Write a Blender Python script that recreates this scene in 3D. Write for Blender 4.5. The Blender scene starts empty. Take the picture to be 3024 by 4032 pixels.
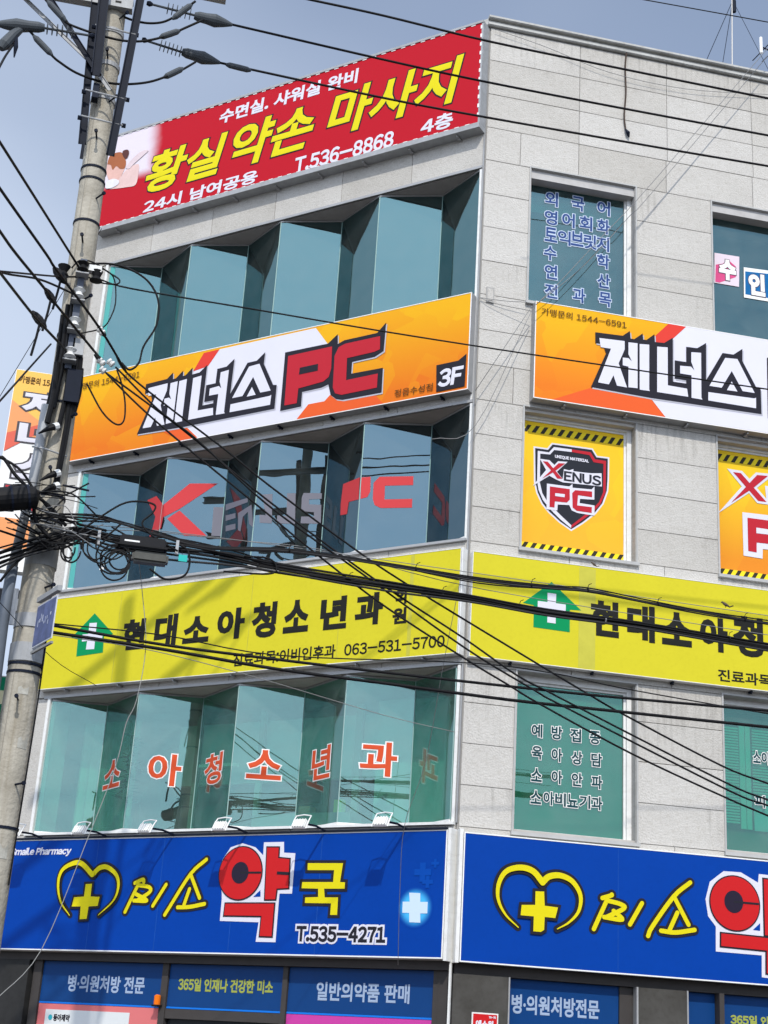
import bpy, bmesh, math, random
from mathutils import Vector, Matrix
from math import sin, cos, pi, radians

random.seed(11)
SC = bpy.context.scene
COL = SC.collection

# ------------------------------------------------------------------ camera
cam = bpy.data.cameras.new('camera'); CAM = bpy.data.objects.new('camera', cam); COL.objects.link(CAM)
cam.sensor_fit = 'VERTICAL'; cam.sensor_height = 36.0; cam.lens = 51.84
cam.clip_start = 0.1; cam.clip_end = 4000
_R = Matrix(((0.972612, -0.133044, -0.190593), (-0.224912, -0.331754, -0.916162), (0.058660, 0.933937, -0.352591)))
CAM.matrix_world = Matrix.Translation((-4.622, -16.877, 1.6)) @ _R.to_4x4()
SC.camera = CAM

# ------------------------------------------------------------------ light
SUN_EL = radians(44.5)
SUN_H = Vector((0.148, 0.989, 0)).normalized()           # horizontal travel of the light
sun_dir = Vector((SUN_H.x*cos(SUN_EL), SUN_H.y*cos(SUN_EL), -sin(SUN_EL)))
ld = bpy.data.lights.new('sun', 'SUN'); ld.energy = 3.3; ld.angle = radians(0.6); ld.color = (1.0, 0.955, 0.88)
LO = bpy.data.objects.new('sun', ld); COL.objects.link(LO)
LO.rotation_euler = sun_dir.to_track_quat('-Z', 'Y').to_euler(); LO.location = (-8, -30, 30)

W = bpy.data.worlds.new('World'); SC.world = W; W.use_nodes = True
nt = W.node_tree; nt.nodes.clear()
out = nt.nodes.new('ShaderNodeOutputWorld'); bg = nt.nodes.new('ShaderNodeBackground')
sky = nt.nodes.new('ShaderNodeTexSky'); sky.sky_type = 'NISHITA'; sky.sun_disc = False
sky.sun_elevation = SUN_EL
# direction TO the sun is -SUN_H ; Nishita: rotation 0 puts the sun at +Y, positive turns clockwise seen from above
sky.sun_rotation = math.atan2(-SUN_H.x, -SUN_H.y)
sky.air_density = 1.0; sky.dust_density = 1.6; sky.ozone_density = 2.6
tc = nt.nodes.new('ShaderNodeTexCoord'); mp = nt.nodes.new('ShaderNodeMapping'); mp.inputs['Scale'].default_value = (1.6, 1.6, 3.0)
nz = nt.nodes.new('ShaderNodeTexNoise'); nz.inputs['Scale'].default_value = 1.1; nz.inputs['Detail'].default_value = 3; nz.inputs['Roughness'].default_value = 0.42
dt = nt.nodes.new('ShaderNodeVectorMath'); dt.operation = 'DOT_PRODUCT'; dt.inputs[1].default_value = (-.80, -.10, -.45)   # thin cloud thickens to the west and low down
ma = nt.nodes.new('ShaderNodeMath'); ma.operation = 'MULTIPLY_ADD'; ma.inputs[1].default_value = .55
cr = nt.nodes.new('ShaderNodeMapRange'); cr.inputs['From Min'].default_value = 0.10; cr.inputs['From Max'].default_value = 0.60
cr.inputs['To Min'].default_value = 0.24; cr.inputs['To Max'].default_value = 0.88; cr.interpolation_type = 'SMOOTHSTEP'
mx = nt.nodes.new('ShaderNodeMix'); mx.data_type = 'RGBA'
# thin cloud scatters forward: it is brighter towards the sun than away from it
sd = nt.nodes.new('ShaderNodeVectorMath'); sd.operation = 'DOT_PRODUCT'; sd.inputs[1].default_value = tuple(-sun_dir)
sm = nt.nodes.new('ShaderNodeMapRange'); sm.inputs['From Min'].default_value = -.1; sm.inputs['From Max'].default_value = 1.0; sm.inputs['To Min'].default_value = 1.0; sm.inputs['To Max'].default_value = 2.5; sm.interpolation_type = 'SMOOTHSTEP'
sc_c = nt.nodes.new('ShaderNodeVectorMath'); sc_c.operation = 'SCALE'; sc_c.inputs[0].default_value = (4.5, 5.15, 6.3)
nt.links.new(tc.outputs['Generated'], sd.inputs[0]); nt.links.new(sd.outputs['Value'], sm.inputs['Value']); nt.links.new(sm.outputs[0], sc_c.inputs['Scale']); nt.links.new(sc_c.outputs[0], mx.inputs['B'])
bg.inputs['Strength'].default_value = 0.15
nt.links.new(tc.outputs['Generated'], mp.inputs['Vector']); nt.links.new(mp.outputs[0], nz.inputs['Vector']); nt.links.new(tc.outputs['Generated'], dt.inputs[0])
nt.links.new(dt.outputs['Value'], ma.inputs[0]); nt.links.new(nz.outputs['Fac'], ma.inputs[2]); nt.links.new(ma.outputs[0], cr.inputs['Value'])
nt.links.new(cr.outputs[0], mx.inputs['Factor'])
nt.links.new(sky.outputs[0], mx.inputs['A']); nt.links.new(mx.outputs['Result'], bg.inputs['Color'])
nt.links.new(bg.outputs[0], out.inputs[0])
SC.view_settings.view_transform = 'Standard'; SC.view_settings.look = 'None'
SC.view_settings.exposure = 0.0; SC.view_settings.gamma = 1; SC.view_settings.use_curve_mapping = False
SC.cycles.max_bounces = 8; SC.cycles.transparent_max_bounces = 12; SC.cycles.caustics_reflective = False; SC.cycles.caustics_refractive = False

# facade and cable measurements in metres
TEXTS={'red': [('white', '수면실. 샤워실 완비', -4.618, 15.344, -2.081, 15.606), ('yellow', '황실', -5.975, 14.402, -4.414, 15.17), ('yellow', '약손', -4.294, 14.407, -2.798, 15.223), ('yellow', '마사지', -2.563, 14.482, -0.301, 15.284), ('white', '24시 남여공용', -5.94, 14.05, -3.757, 14.286), ('white', 'T.536-8868', -3.083, 14.022, -1.392, 14.292), ('white', '4층', -0.95, 14.074, -0.436, 14.338)], 'or1': [('dark', '가맹문의 1544-6591', -6.82, 11.108, -5.585, 11.224), ('dark', '정읍수성점', -1.118, 9.986, -0.544, 10.093), ('white', '3F', -0.453, 10.02, -0.108, 10.256)], 'or2': [('dark', '가맹문의 1544-6591', 0.829, 11.133, 2.035, 11.236)], 'ye1': [('black', '현', -5.295, 6.835, -4.904, 7.279), ('black', '대', -4.74, 6.836, -4.356, 7.294), ('black', '소', -4.243, 6.843, -3.807, 7.221), ('black', '아', -3.679, 6.842, -3.234, 7.279), ('black', '청', -3.111, 6.819, -2.724, 7.308), ('black', '소', -2.611, 6.847, -2.216, 7.289), ('black', '년', -2.042, 6.834, -1.642, 7.279), ('black', '과', -1.518, 6.846, -1.111, 7.275), ('black', '의', -0.934, 7.079, -0.774, 7.297), ('black', '원', -0.964, 6.821, -0.763, 7.034), ('thin', '진료과목:이비인후과', -3.362, 6.457, -1.771, 6.635), ('thin', '063-531-5700', -1.641, 6.468, -0.207, 6.621)], 'ye2': [('black', '현', 1.588, 6.802, 1.963, 7.263), ('black', '대', 2.071, 6.794, 2.444, 7.268), ('black', '소', 2.537, 6.799, 2.944, 7.236), ('black', '아', 3.055, 6.782, 3.435, 7.231), ('black', '청', 3.513, 6.77, 3.928, 7.302), ('black', '소', 4.057, 6.765, 4.444, 7.214), ('black', '년', 4.575, 6.757, 4.964, 7.224), ('black', '과', 5.096, 6.74, 5.49, 7.225), ('thin', '진료과목:이비인후과', 3.29, 6.405, 5.005, 6.566)], 'bl1': [('white', 'Smaile Pharmacy', -6.793, 4.024, -5.727, 4.137), ('black', 'T.535-4271', -2.025, 2.971, -0.813, 3.137)], 'gl2': [('navy', '외', 0.967, 13.088, 1.144, 13.309), ('navy', '국', 1.359, 13.089, 1.538, 13.31), ('navy', '어', 1.743, 13.09, 1.923, 13.312), ('navy', '영', 0.964, 12.784, 1.14, 13.002), ('navy', '어', 1.222, 12.793, 1.399, 13.012), ('navy', '회', 1.481, 12.792, 1.659, 13.011), ('navy', '화', 1.743, 12.792, 1.922, 13.012), ('navy', '토', 0.97, 12.512, 1.145, 12.728), ('navy', '익', 1.165, 12.498, 1.341, 12.715), ('navy', '브', 1.356, 12.517, 1.533, 12.734), ('navy', '릿', 1.549, 12.507, 1.726, 12.724), ('navy', '지', 1.737, 12.509, 1.914, 12.727), ('navy', '수', 0.965, 12.215, 1.139, 12.429), ('navy', '학', 1.745, 12.228, 1.922, 12.444), ('navy', '연', 0.983, 11.922, 1.156, 12.134), ('navy', '산', 1.755, 11.923, 1.931, 12.136), ('navy', '전', 0.992, 11.625, 1.165, 11.834), ('navy', '과', 1.395, 11.632, 1.569, 11.843), ('navy', '목', 1.775, 11.635, 1.95, 11.846), ('navy2', '예', 0.951, 5.511, 1.081, 5.666), ('navy2', '방', 1.208, 5.51, 1.338, 5.667), ('navy2', '접', 1.453, 5.505, 1.583, 5.661), ('navy2', '종', 1.704, 5.504, 1.835, 5.661), ('navy2', '육', 0.958, 5.24, 1.086, 5.394), ('navy2', '아', 1.214, 5.237, 1.343, 5.392), ('navy2', '상', 1.473, 5.227, 1.603, 5.382), ('navy2', '담', 1.727, 5.227, 1.858, 5.383), ('navy2', '소', 0.959, 4.968, 1.086, 5.121), ('navy2', '아', 1.219, 4.965, 1.348, 5.118), ('navy2', '안', 1.477, 4.962, 1.606, 5.115), ('navy2', '파', 1.734, 4.954, 1.864, 5.108), ('navy2', '소', 0.957, 4.699, 1.084, 4.85), ('navy2', '아', 1.12, 4.699, 1.248, 4.85), ('navy2', '비', 1.27, 4.698, 1.398, 4.85), ('navy2', '뇨', 1.424, 4.699, 1.553, 4.851), ('navy2', '기', 1.581, 4.701, 1.71, 4.853), ('navy2', '과', 1.736, 4.697, 1.866, 4.849), ('navy2', '소', 3.889, 5.491, 3.983, 5.63), ('navy2', '아', 4.005, 5.482, 4.12, 5.632), ('navy2', '피', 3.899, 4.932, 4.024, 5.073), ('pw', '수', 3.577, 12.382, 3.842, 12.714), ('pw', '인', 4.027, 12.216, 4.287, 12.57), ('wt', 'UNIQUE MATERIAL', 1.178, 9.244, 1.646, 9.291), ('wk', 'ENUS', 1.31, 8.947, 1.816, 9.078)], 'st1': [('pale', '병·의원처방 전문', -5.697, 2.312, -4.435, 2.511), ('gold', '365일 인재나 건강한 미소', -3.894, 2.369, -2.477, 2.518), ('pale', '일반의약품 판매', -1.845, 2.318, -0.59, 2.52)], 'st2': [('pale', '병·의원처방전문', 0.766, 2.282, 1.82, 2.481), ('gold', '365일 인재나 건강한 미소', 3.468, 2.33, 4.826, 2.439)]}
POLYS={'red': [('face', [(-6.849, 15.122), (-6.841, 15.315), (-6.785, 15.388), (-6.557, 15.342), (-6.446, 15.116), (-6.495, 14.937), (-6.557, 14.849), (-6.734, 14.879), (-6.824, 15.027)]), ('hair', [(-6.847, 15.228), (-6.82, 15.363), (-6.721, 15.406), (-6.583, 15.385), (-6.524, 15.315), (-6.445, 15.169), (-6.455, 15.048), (-6.551, 15.058), (-6.64, 15.135), (-6.708, 15.083), (-6.763, 15.187)]), ('bun', [(-6.547, 15.339), (-6.537, 15.398), (-6.451, 15.397), (-6.403, 15.334), (-6.426, 15.234), (-6.484, 15.242)]), ('arm', [(-6.71, 14.732), (-6.557, 14.849), (-6.41, 15.001), (-6.229, 15.056), (-6.158, 15.019), (-6.146, 14.876), (-6.17, 14.657), (-6.357, 14.656), (-6.688, 14.709)]), ('hands', [(-6.435, 15.043), (-6.356, 15.144), (-6.22, 15.247), (-6.093, 15.281), (-5.996, 15.253), (-6.097, 15.177), (-6.252, 15.08), (-6.353, 15.003)]), ('towel', [(-6.816, 14.796), (-6.791, 14.877), (-6.659, 14.894), (-6.534, 14.825), (-6.543, 14.757), (-6.67, 14.722), (-6.789, 14.745)])], 'or1': [('black', [(-0.505, 10.346), (-0.183, 10.352), (-0.065, 10.431), (-0.071, 9.961), (-0.488, 9.953)]), ('whitebg', [(-4.132, 11.302), (-2.476, 11.311), (-2.154, 10.882), (-2.088, 10.09), (-2.444, 10.1), (-2.665, 9.902), (-4.359, 9.903), (-4.611, 10.156), (-4.579, 11.036)]), ('redstrip', [(-4.415, 11.297), (-4.132, 11.302), (-4.31, 11.061), (-4.577, 11.024)]), ('orangered', [(-2.669, 9.909), (-2.493, 10.126), (-2.232, 10.127), (-2.15, 10.205), (-1.414, 10.067), (-1.29, 9.915)]), ('orangered2', [(-5.029, 10.141), (-4.611, 10.156), (-4.359, 9.903), (-4.657, 9.878)]), ('blackPC', [(-2.959, 11.017), (-2.248, 11.016), (-2.096, 11.134), (-2.083, 10.976), (-1.979, 11.015), (-1.458, 11.021), (-1.323, 11.156), (-1.333, 10.721), (-1.469, 10.657), (-1.825, 10.649), (-1.826, 10.471), (-1.327, 10.466), (-1.323, 10.094), (-1.935, 10.093), (-2.04, 10.123), (-2.135, 10.203), (-2.186, 10.373), (-2.296, 10.343), (-2.61, 10.334), (-2.608, 10.111), (-2.954, 10.101)]), ('redP', [(-2.898, 10.947), (-2.171, 10.955), (-2.157, 10.607), (-2.188, 10.486), (-2.273, 10.431), (-2.677, 10.399), (-2.683, 10.174), (-2.887, 10.174)]), ('holeP', [(-2.681, 10.72), (-2.378, 10.723), (-2.375, 10.617), (-2.685, 10.614)]), ('redC', [(-1.403, 10.96), (-1.392, 10.757), (-1.475, 10.735), (-1.911, 10.722), (-1.899, 10.383), (-1.4, 10.391), (-1.4, 10.181), (-1.956, 10.171), (-2.062, 10.213), (-2.107, 10.309), (-2.118, 10.798), (-2.061, 10.922), (-1.959, 10.954)]), ('black', [(-5.437, 10.972), (-5.048, 10.987), (-4.945, 11.076), (-4.934, 10.963), (-4.88, 10.966), (-4.76, 11.072), (-4.753, 10.98), (-4.705, 10.984), (-4.59, 11.09), (-4.585, 10.973), (-4.45, 10.982), (-4.324, 11.083), (-4.329, 10.427), (-4.14, 10.43), (-4.139, 10.477), (-4.303, 10.478), (-4.3, 10.747), (-4.135, 10.749), (-4.132, 10.979), (-3.971, 10.985), (-3.839, 11.087), (-3.85, 10.527), (-3.6, 10.976), (-3.439, 10.979), (-3.305, 11.089), (-3.31, 10.903), (-3.115, 10.535), (-3.052, 10.523), (-3.053, 10.155), (-4.648, 10.138), (-5.491, 10.16), (-5.283, 10.683), (-5.327, 10.814), (-5.435, 10.813)]), ('white', [(-5.38, 10.894), (-5.021, 10.91), (-5.02, 10.788), (-5.105, 10.565), (-4.986, 10.232), (-5.127, 10.236), (-5.177, 10.379), (-5.241, 10.236), (-5.389, 10.239), (-5.389, 10.26), (-5.214, 10.763), (-5.359, 10.762)]), ('white', [(-4.966, 10.901), (-4.836, 10.909), (-4.837, 10.246), (-4.966, 10.239), (-4.966, 10.54), (-5.047, 10.548), (-5.047, 10.66), (-4.966, 10.666), (-4.918, 10.626), (-4.966, 10.724)]), ('white', [(-4.806, 10.904), (-4.668, 10.916), (-4.672, 10.252), (-4.661, 10.233), (-4.807, 10.23)]), ('white', [(-4.554, 10.907), (-4.402, 10.921), (-4.405, 10.359), (-4.13, 10.355), (-4.115, 10.238), (-4.559, 10.236)]), ('white', [(-4.06, 10.909), (-3.917, 10.922), (-3.925, 10.255), (-3.909, 10.229), (-4.067, 10.231), (-4.062, 10.563), (-4.227, 10.564), (-4.226, 10.678), (-4.067, 10.69), (-4.019, 10.642), (-4.063, 10.762)]), ('white', [(-3.563, 10.907), (-3.385, 10.919), (-3.145, 10.451), (-3.321, 10.451), (-3.473, 10.725), (-3.627, 10.451), (-3.805, 10.45)]), ('white', [(-3.823, 10.355), (-3.155, 10.369), (-3.127, 10.383), (-3.132, 10.227), (-3.826, 10.231)]), ('white', [(-3.477, 10.567), (-3.398, 10.431), (-3.551, 10.428)])], 'or2': [('black', [(1.589, 11.001), (1.979, 11.016), (2.082, 11.106), (2.093, 10.992), (2.147, 10.995), (2.267, 11.102), (2.274, 11.009), (2.322, 11.013), (2.437, 11.12), (2.442, 11.002), (2.577, 11.011), (2.703, 11.113), (2.698, 10.45), (2.888, 10.453), (2.889, 10.501), (2.724, 10.502), (2.727, 10.774), (2.893, 10.776), (2.896, 11.008), (3.057, 11.014), (3.189, 11.117), (3.178, 10.551), (3.428, 11.005), (3.59, 11.008), (3.724, 11.119), (3.719, 10.931), (3.914, 10.559), (3.977, 10.547), (3.976, 10.175), (2.379, 10.158), (1.535, 10.18), (1.743, 10.709), (1.699, 10.841), (1.591, 10.84)]), ('white', [(1.646, 10.922), (2.006, 10.938), (2.007, 10.815), (1.921, 10.59), (2.041, 10.253), (1.899, 10.257), (1.849, 10.401), (1.785, 10.257), (1.637, 10.26), (1.637, 10.281), (1.812, 10.79), (1.667, 10.789)]), ('white', [(2.061, 10.929), (2.191, 10.937), (2.19, 10.267), (2.061, 10.26), (2.061, 10.564), (1.98, 10.572), (1.98, 10.686), (2.061, 10.692), (2.109, 10.651), (2.061, 10.75)]), ('white', [(2.221, 10.932), (2.359, 10.945), (2.355, 10.273), (2.366, 10.254), (2.22, 10.251)]), ('white', [(2.473, 10.935), (2.625, 10.95), (2.622, 10.381), (2.898, 10.377), (2.913, 10.259), (2.468, 10.257)]), ('white', [(2.968, 10.937), (3.111, 10.951), (3.103, 10.276), (3.119, 10.25), (2.961, 10.252), (2.966, 10.588), (2.801, 10.589), (2.802, 10.704), (2.961, 10.716), (3.009, 10.667), (2.965, 10.789)]), ('white', [(3.465, 10.935), (3.644, 10.948), (3.884, 10.474), (3.708, 10.474), (3.555, 10.751), (3.401, 10.474), (3.223, 10.473)]), ('white', [(3.205, 10.377), (3.874, 10.391), (3.902, 10.406), (3.897, 10.248), (3.202, 10.252)]), ('white', [(3.551, 10.592), (3.631, 10.454), (3.477, 10.451)]), ('black', [(4.087, 11.04), (4.107, 11.056), (4.308, 11.031), (4.27, 10.073), (4.068, 10.133)]), ('redstrip', [(2.643, 11.317), (2.901, 11.328), (2.714, 11.108), (2.584, 11.015), (2.446, 11.003), (2.44, 11.089)]), ('whitebg', [(2.901, 11.328), (4.118, 11.345), (4.464, 11.353), (4.404, 9.91), (4.066, 9.914), (2.588, 9.907), (2.379, 10.158), (2.563, 11.009), (2.714, 11.108)]), ('orangered', [(1.531, 10.166), (2.373, 10.156), (2.588, 9.907), (1.005, 9.885)])], 'ye1': [('green', [(-5.867, 7.438), (-5.475, 7.095), (-5.64, 7.082), (-5.622, 6.837), (-6.103, 6.819), (-6.117, 7.072), (-6.239, 7.11)]), ('cross', [(-5.937, 7.297), (-5.8, 7.291), (-5.796, 7.133), (-5.669, 7.129), (-5.662, 7.036), (-5.793, 7.037), (-5.787, 6.901), (-5.94, 6.907), (-5.936, 7.033), (-6.033, 7.031), (-6.038, 7.138), (-5.931, 7.135)])], 'ye2': [('green', [(1.065, 7.426), (1.462, 7.102), (1.312, 7.093), (1.314, 6.801), (0.84, 6.809), (0.839, 7.093), (0.697, 7.105)]), ('cross', [(1.013, 7.276), (1.129, 7.275), (1.125, 7.154), (1.256, 7.152), (1.255, 7.049), (1.127, 7.048), (1.127, 6.889), (1.018, 6.891), (1.018, 7.05), (0.888, 7.048), (0.889, 7.154), (1.016, 7.155)])], 'bl1': [('stroke_heart', [(-5.596, 3.248), (-5.774, 3.42), (-5.858, 3.64), (-5.828, 3.822), (-5.67, 3.913), (-5.499, 3.918), (-5.287, 3.771)]), ('stroke_heart2', [(-5.287, 3.771), (-5.183, 3.856), (-5.049, 3.862), (-4.884, 3.763), (-4.827, 3.61), (-4.882, 3.433), (-5.101, 3.251)]), ('yellow_cross', [(-5.385, 3.648), (-5.278, 3.653), (-5.274, 3.489), (-5.122, 3.484), (-5.137, 3.369), (-5.287, 3.361), (-5.294, 3.204), (-5.411, 3.198), (-5.422, 3.361), (-5.575, 3.361), (-5.554, 3.479), (-5.386, 3.489)]), ('ystroke', [(-4.68, 3.295), (-4.519, 3.634)]), ('ystroke', [(-4.572, 3.66), (-4.448, 3.704), (-4.427, 3.671)]), ('ystroke', [(-4.519, 3.634), (-4.337, 3.608), (-4.312, 3.546), (-4.506, 3.438)]), ('ystroke', [(-4.535, 3.521), (-4.345, 3.438), (-4.555, 3.438)]), ('ystroke', [(-4.239, 3.372), (-4.063, 3.637)]), ('ystroke', [(-4.033, 3.261), (-3.968, 3.36), (-3.692, 3.767), (-3.466, 3.946)]), ('ystroke', [(-3.692, 3.767), (-3.514, 3.471)]), ('ystroke', [(-3.684, 3.581), (-3.745, 3.385)]), ('ystroke', [(-3.841, 3.355), (-3.655, 3.361), (-3.428, 3.398)]), ('w_yak', [(-3.252, 3.788), (-3.227, 3.935), (-3.114, 4.094), (-2.937, 4.141), (-2.736, 4.088), (-2.612, 3.989), (-2.616, 4.147), (-2.318, 4.147), (-2.305, 4.016), (-2.138, 4.006), (-2.141, 3.522), (-2.323, 3.523), (-2.323, 2.95), (-2.613, 2.951), (-2.594, 3.181), (-3.175, 3.194), (-3.176, 3.459), (-3.185, 3.531)]), ('b_circ', [(-2.927, 3.778), (-6.149, 4.439)]), ('w_hole', [(-2.606, 3.566), (-2.597, 3.487), (-2.706, 3.483)]), ('red1', [(-2.556, 4.08), (-2.384, 4.077), (-2.38, 3.949), (-2.213, 3.935), (-2.199, 3.589), (-2.367, 3.582), (-2.374, 3.454), (-2.526, 3.454)]), ('bl_notch', [(-2.379, 3.788), (-2.203, 3.779), (-2.203, 3.743), (-2.378, 3.752)]), ('red2', [(-3.109, 3.401), (-2.384, 3.402), (-2.382, 3.017), (-2.556, 3.02), (-2.552, 3.257), (-3.114, 3.261)]), ('gook1', [(-1.945, 3.884), (-1.445, 3.878), (-1.469, 3.656), (-1.399, 3.653), (-1.399, 3.579), (-1.686, 3.58), (-1.669, 3.477), (-1.482, 3.477), (-1.479, 3.274), (-1.576, 3.274), (-1.574, 3.408), (-1.945, 3.412), (-1.945, 3.477), (-1.762, 3.482), (-1.771, 3.58), (-2.007, 3.586), (-2.005, 3.659), (-1.566, 3.657), (-1.564, 3.797), (-1.941, 3.801)]), ('cross_glow', [(-0.52, 3.531), (-0.374, 3.525), (-0.368, 3.426), (-0.271, 3.426), (-0.27, 3.297), (-0.361, 3.296), (-0.355, 3.193), (-0.5, 3.197), (-0.507, 3.301), (-0.598, 3.303), (-0.6, 3.428), (-0.508, 3.429)]), ('circle_pts', [(-3.245, 3.78), (-2.607, 3.775), (-2.962, 4.092), (-2.89, 3.454)]), ('circle_in', [(-3.056, 3.779), (-2.8, 3.777), (-2.941, 3.91), (-2.911, 3.644)])], 'bl2': [('stroke_heart', [(0.74, 3.207), (0.58, 3.339), (0.488, 3.505), (0.491, 3.68), (0.576, 3.824), (0.742, 3.881), (0.9, 3.851), (1.019, 3.733)]), ('stroke_heart2', [(1.019, 3.733), (1.102, 3.809), (1.239, 3.831), (1.388, 3.774), (1.486, 3.625), (1.467, 3.447), (1.353, 3.312), (1.208, 3.224)]), ('yellow_cross', [(0.937, 3.627), (1.042, 3.632), (1.052, 3.473), (1.214, 3.466), (1.184, 3.344), (1.055, 3.347), (1.051, 3.202), (1.01, 3.176), (0.921, 3.177), (0.923, 3.343), (0.763, 3.344), (0.774, 3.46), (0.937, 3.473)]), ('ystroke', [(1.66, 3.259), (1.817, 3.593)]), ('ystroke', [(1.763, 3.618), (1.87, 3.656), (1.88, 3.667)]), ('ystroke', [(1.827, 3.594), (1.988, 3.567), (2.031, 3.521), (1.818, 3.407)]), ('ystroke', [(1.903, 3.482), (2.01, 3.393), (1.786, 3.404)]), ('ystroke', [(2.106, 3.345), (2.257, 3.599)]), ('ystroke', [(2.331, 3.232), (2.385, 3.343), (2.659, 3.71), (2.87, 3.888)]), ('ystroke', [(2.659, 3.71), (2.841, 3.398)]), ('ystroke', [(2.701, 3.525), (2.601, 3.321)]), ('ystroke', [(2.493, 3.303), (2.676, 3.297), (2.916, 3.345)]), ('circle_pts', [(3.124, 3.678), (3.753, 3.709), (3.438, 4.006), (3.421, 3.38)]), ('circle_in', [(3.301, 3.696), (3.545, 3.712), (3.429, 3.839), (3.422, 3.578)]), ('w_yak', [(3.065, 3.713), (3.124, 3.919), (3.305, 4.059), (3.529, 4.064), (3.75, 3.961), (3.764, 4.064), (4.069, 4.059), (4.064, 3.926), (4.267, 3.912), (4.219, 3.325), (4.063, 3.333), (4.022, 2.858), (3.762, 2.869), (3.77, 3.118), (3.184, 3.12), (3.19, 3.405), (3.094, 3.517)]), ('w_hole', [(3.761, 3.489), (3.758, 3.399), (3.665, 3.402)]), ('red1', [(3.823, 4.008), (3.999, 4.002), (3.994, 3.869), (4.197, 3.856), (4.166, 3.401), (3.999, 3.408), (3.985, 3.347), (3.818, 3.354)]), ('red2', [(3.255, 3.331), (3.995, 3.318), (3.975, 2.904), (3.825, 2.919), (3.834, 3.178), (3.251, 3.188)])], 'gl2': [('p1', [(3.517, 12.798), (3.901, 12.805), (3.883, 12.31), (3.503, 12.308)]), ('p1c', [(3.532, 12.605), (3.635, 12.64), (3.726, 12.72), (3.842, 12.632), (3.837, 12.46), (3.584, 12.323), (3.518, 12.323)]), ('p2', [(3.965, 12.645), (4.437, 12.666), (4.418, 12.156), (3.953, 12.153)]), ('p2c', [(3.985, 12.581), (4.39, 12.61), (4.375, 12.21), (3.977, 12.207)]), ('shield', [(0.903, 9.35), (1.081, 9.351), (1.142, 9.438), (1.691, 9.445), (1.756, 9.347), (1.916, 9.351), (1.914, 9.056), (1.904, 8.89), (1.842, 8.705), (1.739, 8.557), (1.57, 8.4), (1.418, 8.282), (1.264, 8.369), (1.115, 8.486), (1.023, 8.588), (0.952, 8.728), (0.92, 8.862)]), ('sh_white', [(0.938, 9.314), (1.093, 9.315), (1.16, 9.402), (1.408, 9.407), (1.408, 9.369), (1.166, 9.361), (1.11, 9.288), (0.973, 9.279), (0.977, 8.871), (1.014, 8.725), (1.09, 8.609), (1.274, 8.451), (1.418, 8.335), (1.415, 8.296), (1.264, 8.398), (1.114, 8.526), (1.022, 8.634), (0.962, 8.764), (0.939, 8.888)]), ('sh_red', [(1.408, 9.407), (1.674, 9.406), (1.735, 9.314), (1.89, 9.314), (1.887, 8.864), (1.819, 8.691), (1.716, 8.56), (1.418, 8.297), (1.418, 8.335), (1.705, 8.604), (1.795, 8.711), (1.852, 8.859), (1.855, 9.267), (1.716, 9.27), (1.657, 9.362), (1.408, 9.369)]), ('xw', [(0.969, 9.204), (1.101, 9.204), (1.171, 9.146), (1.221, 9.207), (1.353, 9.218), (1.207, 9.055), (1.288, 8.964), (1.303, 9.107), (1.378, 9.1), (1.435, 9.127), (1.435, 9.097), (1.567, 9.099), (1.694, 9.106), (1.827, 9.126), (1.834, 8.938), (1.289, 8.917), (1.197, 8.944), (1.105, 8.983), (0.877, 8.804), (1.058, 9.058)]), ('xr1', [(1.01, 9.175), (1.078, 9.177), (1.282, 8.965), (1.214, 8.958), (1.15, 9.037)]), ('xr2', [(1.227, 9.178), (1.319, 9.189), (1.172, 9.052), (1.004, 8.927)]), ('pcw', [(1.073, 8.868), (1.381, 8.872), (1.424, 8.913), (1.427, 8.861), (1.691, 8.876), (1.73, 8.923), (1.729, 8.736), (1.532, 8.719), (1.527, 8.66), (1.733, 8.655), (1.734, 8.512), (1.5, 8.517), (1.42, 8.541), (1.385, 8.611), (1.226, 8.596), (1.222, 8.512), (1.075, 8.509)]), ('pr', [(1.114, 8.833), (1.387, 8.835), (1.39, 8.687), (1.35, 8.641), (1.186, 8.634), (1.182, 8.547), (1.114, 8.546)]), ('ph', [(1.187, 8.748), (1.32, 8.752), (1.317, 8.709), (1.188, 8.707)]), ('cr', [(1.462, 8.831), (1.697, 8.846), (1.697, 8.766), (1.503, 8.767), (1.493, 8.621), (1.696, 8.626), (1.694, 8.545), (1.488, 8.545), (1.431, 8.583), (1.422, 8.785)]), ('xw2', [(3.624, 9.464), (3.846, 9.462), (3.949, 9.361), (4.048, 9.471), (4.31, 9.484), (4.309, 9.473), (4.056, 9.245), (4.189, 9.106), (4.175, 9.294), (4.303, 9.297), (4.293, 9.026), (4.054, 9.023), (3.937, 9.153), (3.477, 8.795), (3.834, 9.233)]), ('xr3', [(3.712, 9.424), (3.824, 9.427), (4.188, 9.058), (4.066, 9.057), (3.897, 9.232)]), ('xr4', [(4.063, 9.434), (4.223, 9.444), (4.003, 9.237), (3.669, 8.973)]), ('pw2', [(3.831, 8.861), (4.287, 8.874), (4.269, 8.38), (4.111, 8.373), (4.104, 8.237), (3.831, 8.244)]), ('pr2', [(3.902, 8.791), (4.284, 8.795), (4.272, 8.462), (4.025, 8.454), (4.02, 8.313), (3.899, 8.317)]), ('ph2', [(4.024, 8.665), (4.279, 8.664), (4.276, 8.592), (4.024, 8.585)])]}
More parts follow.
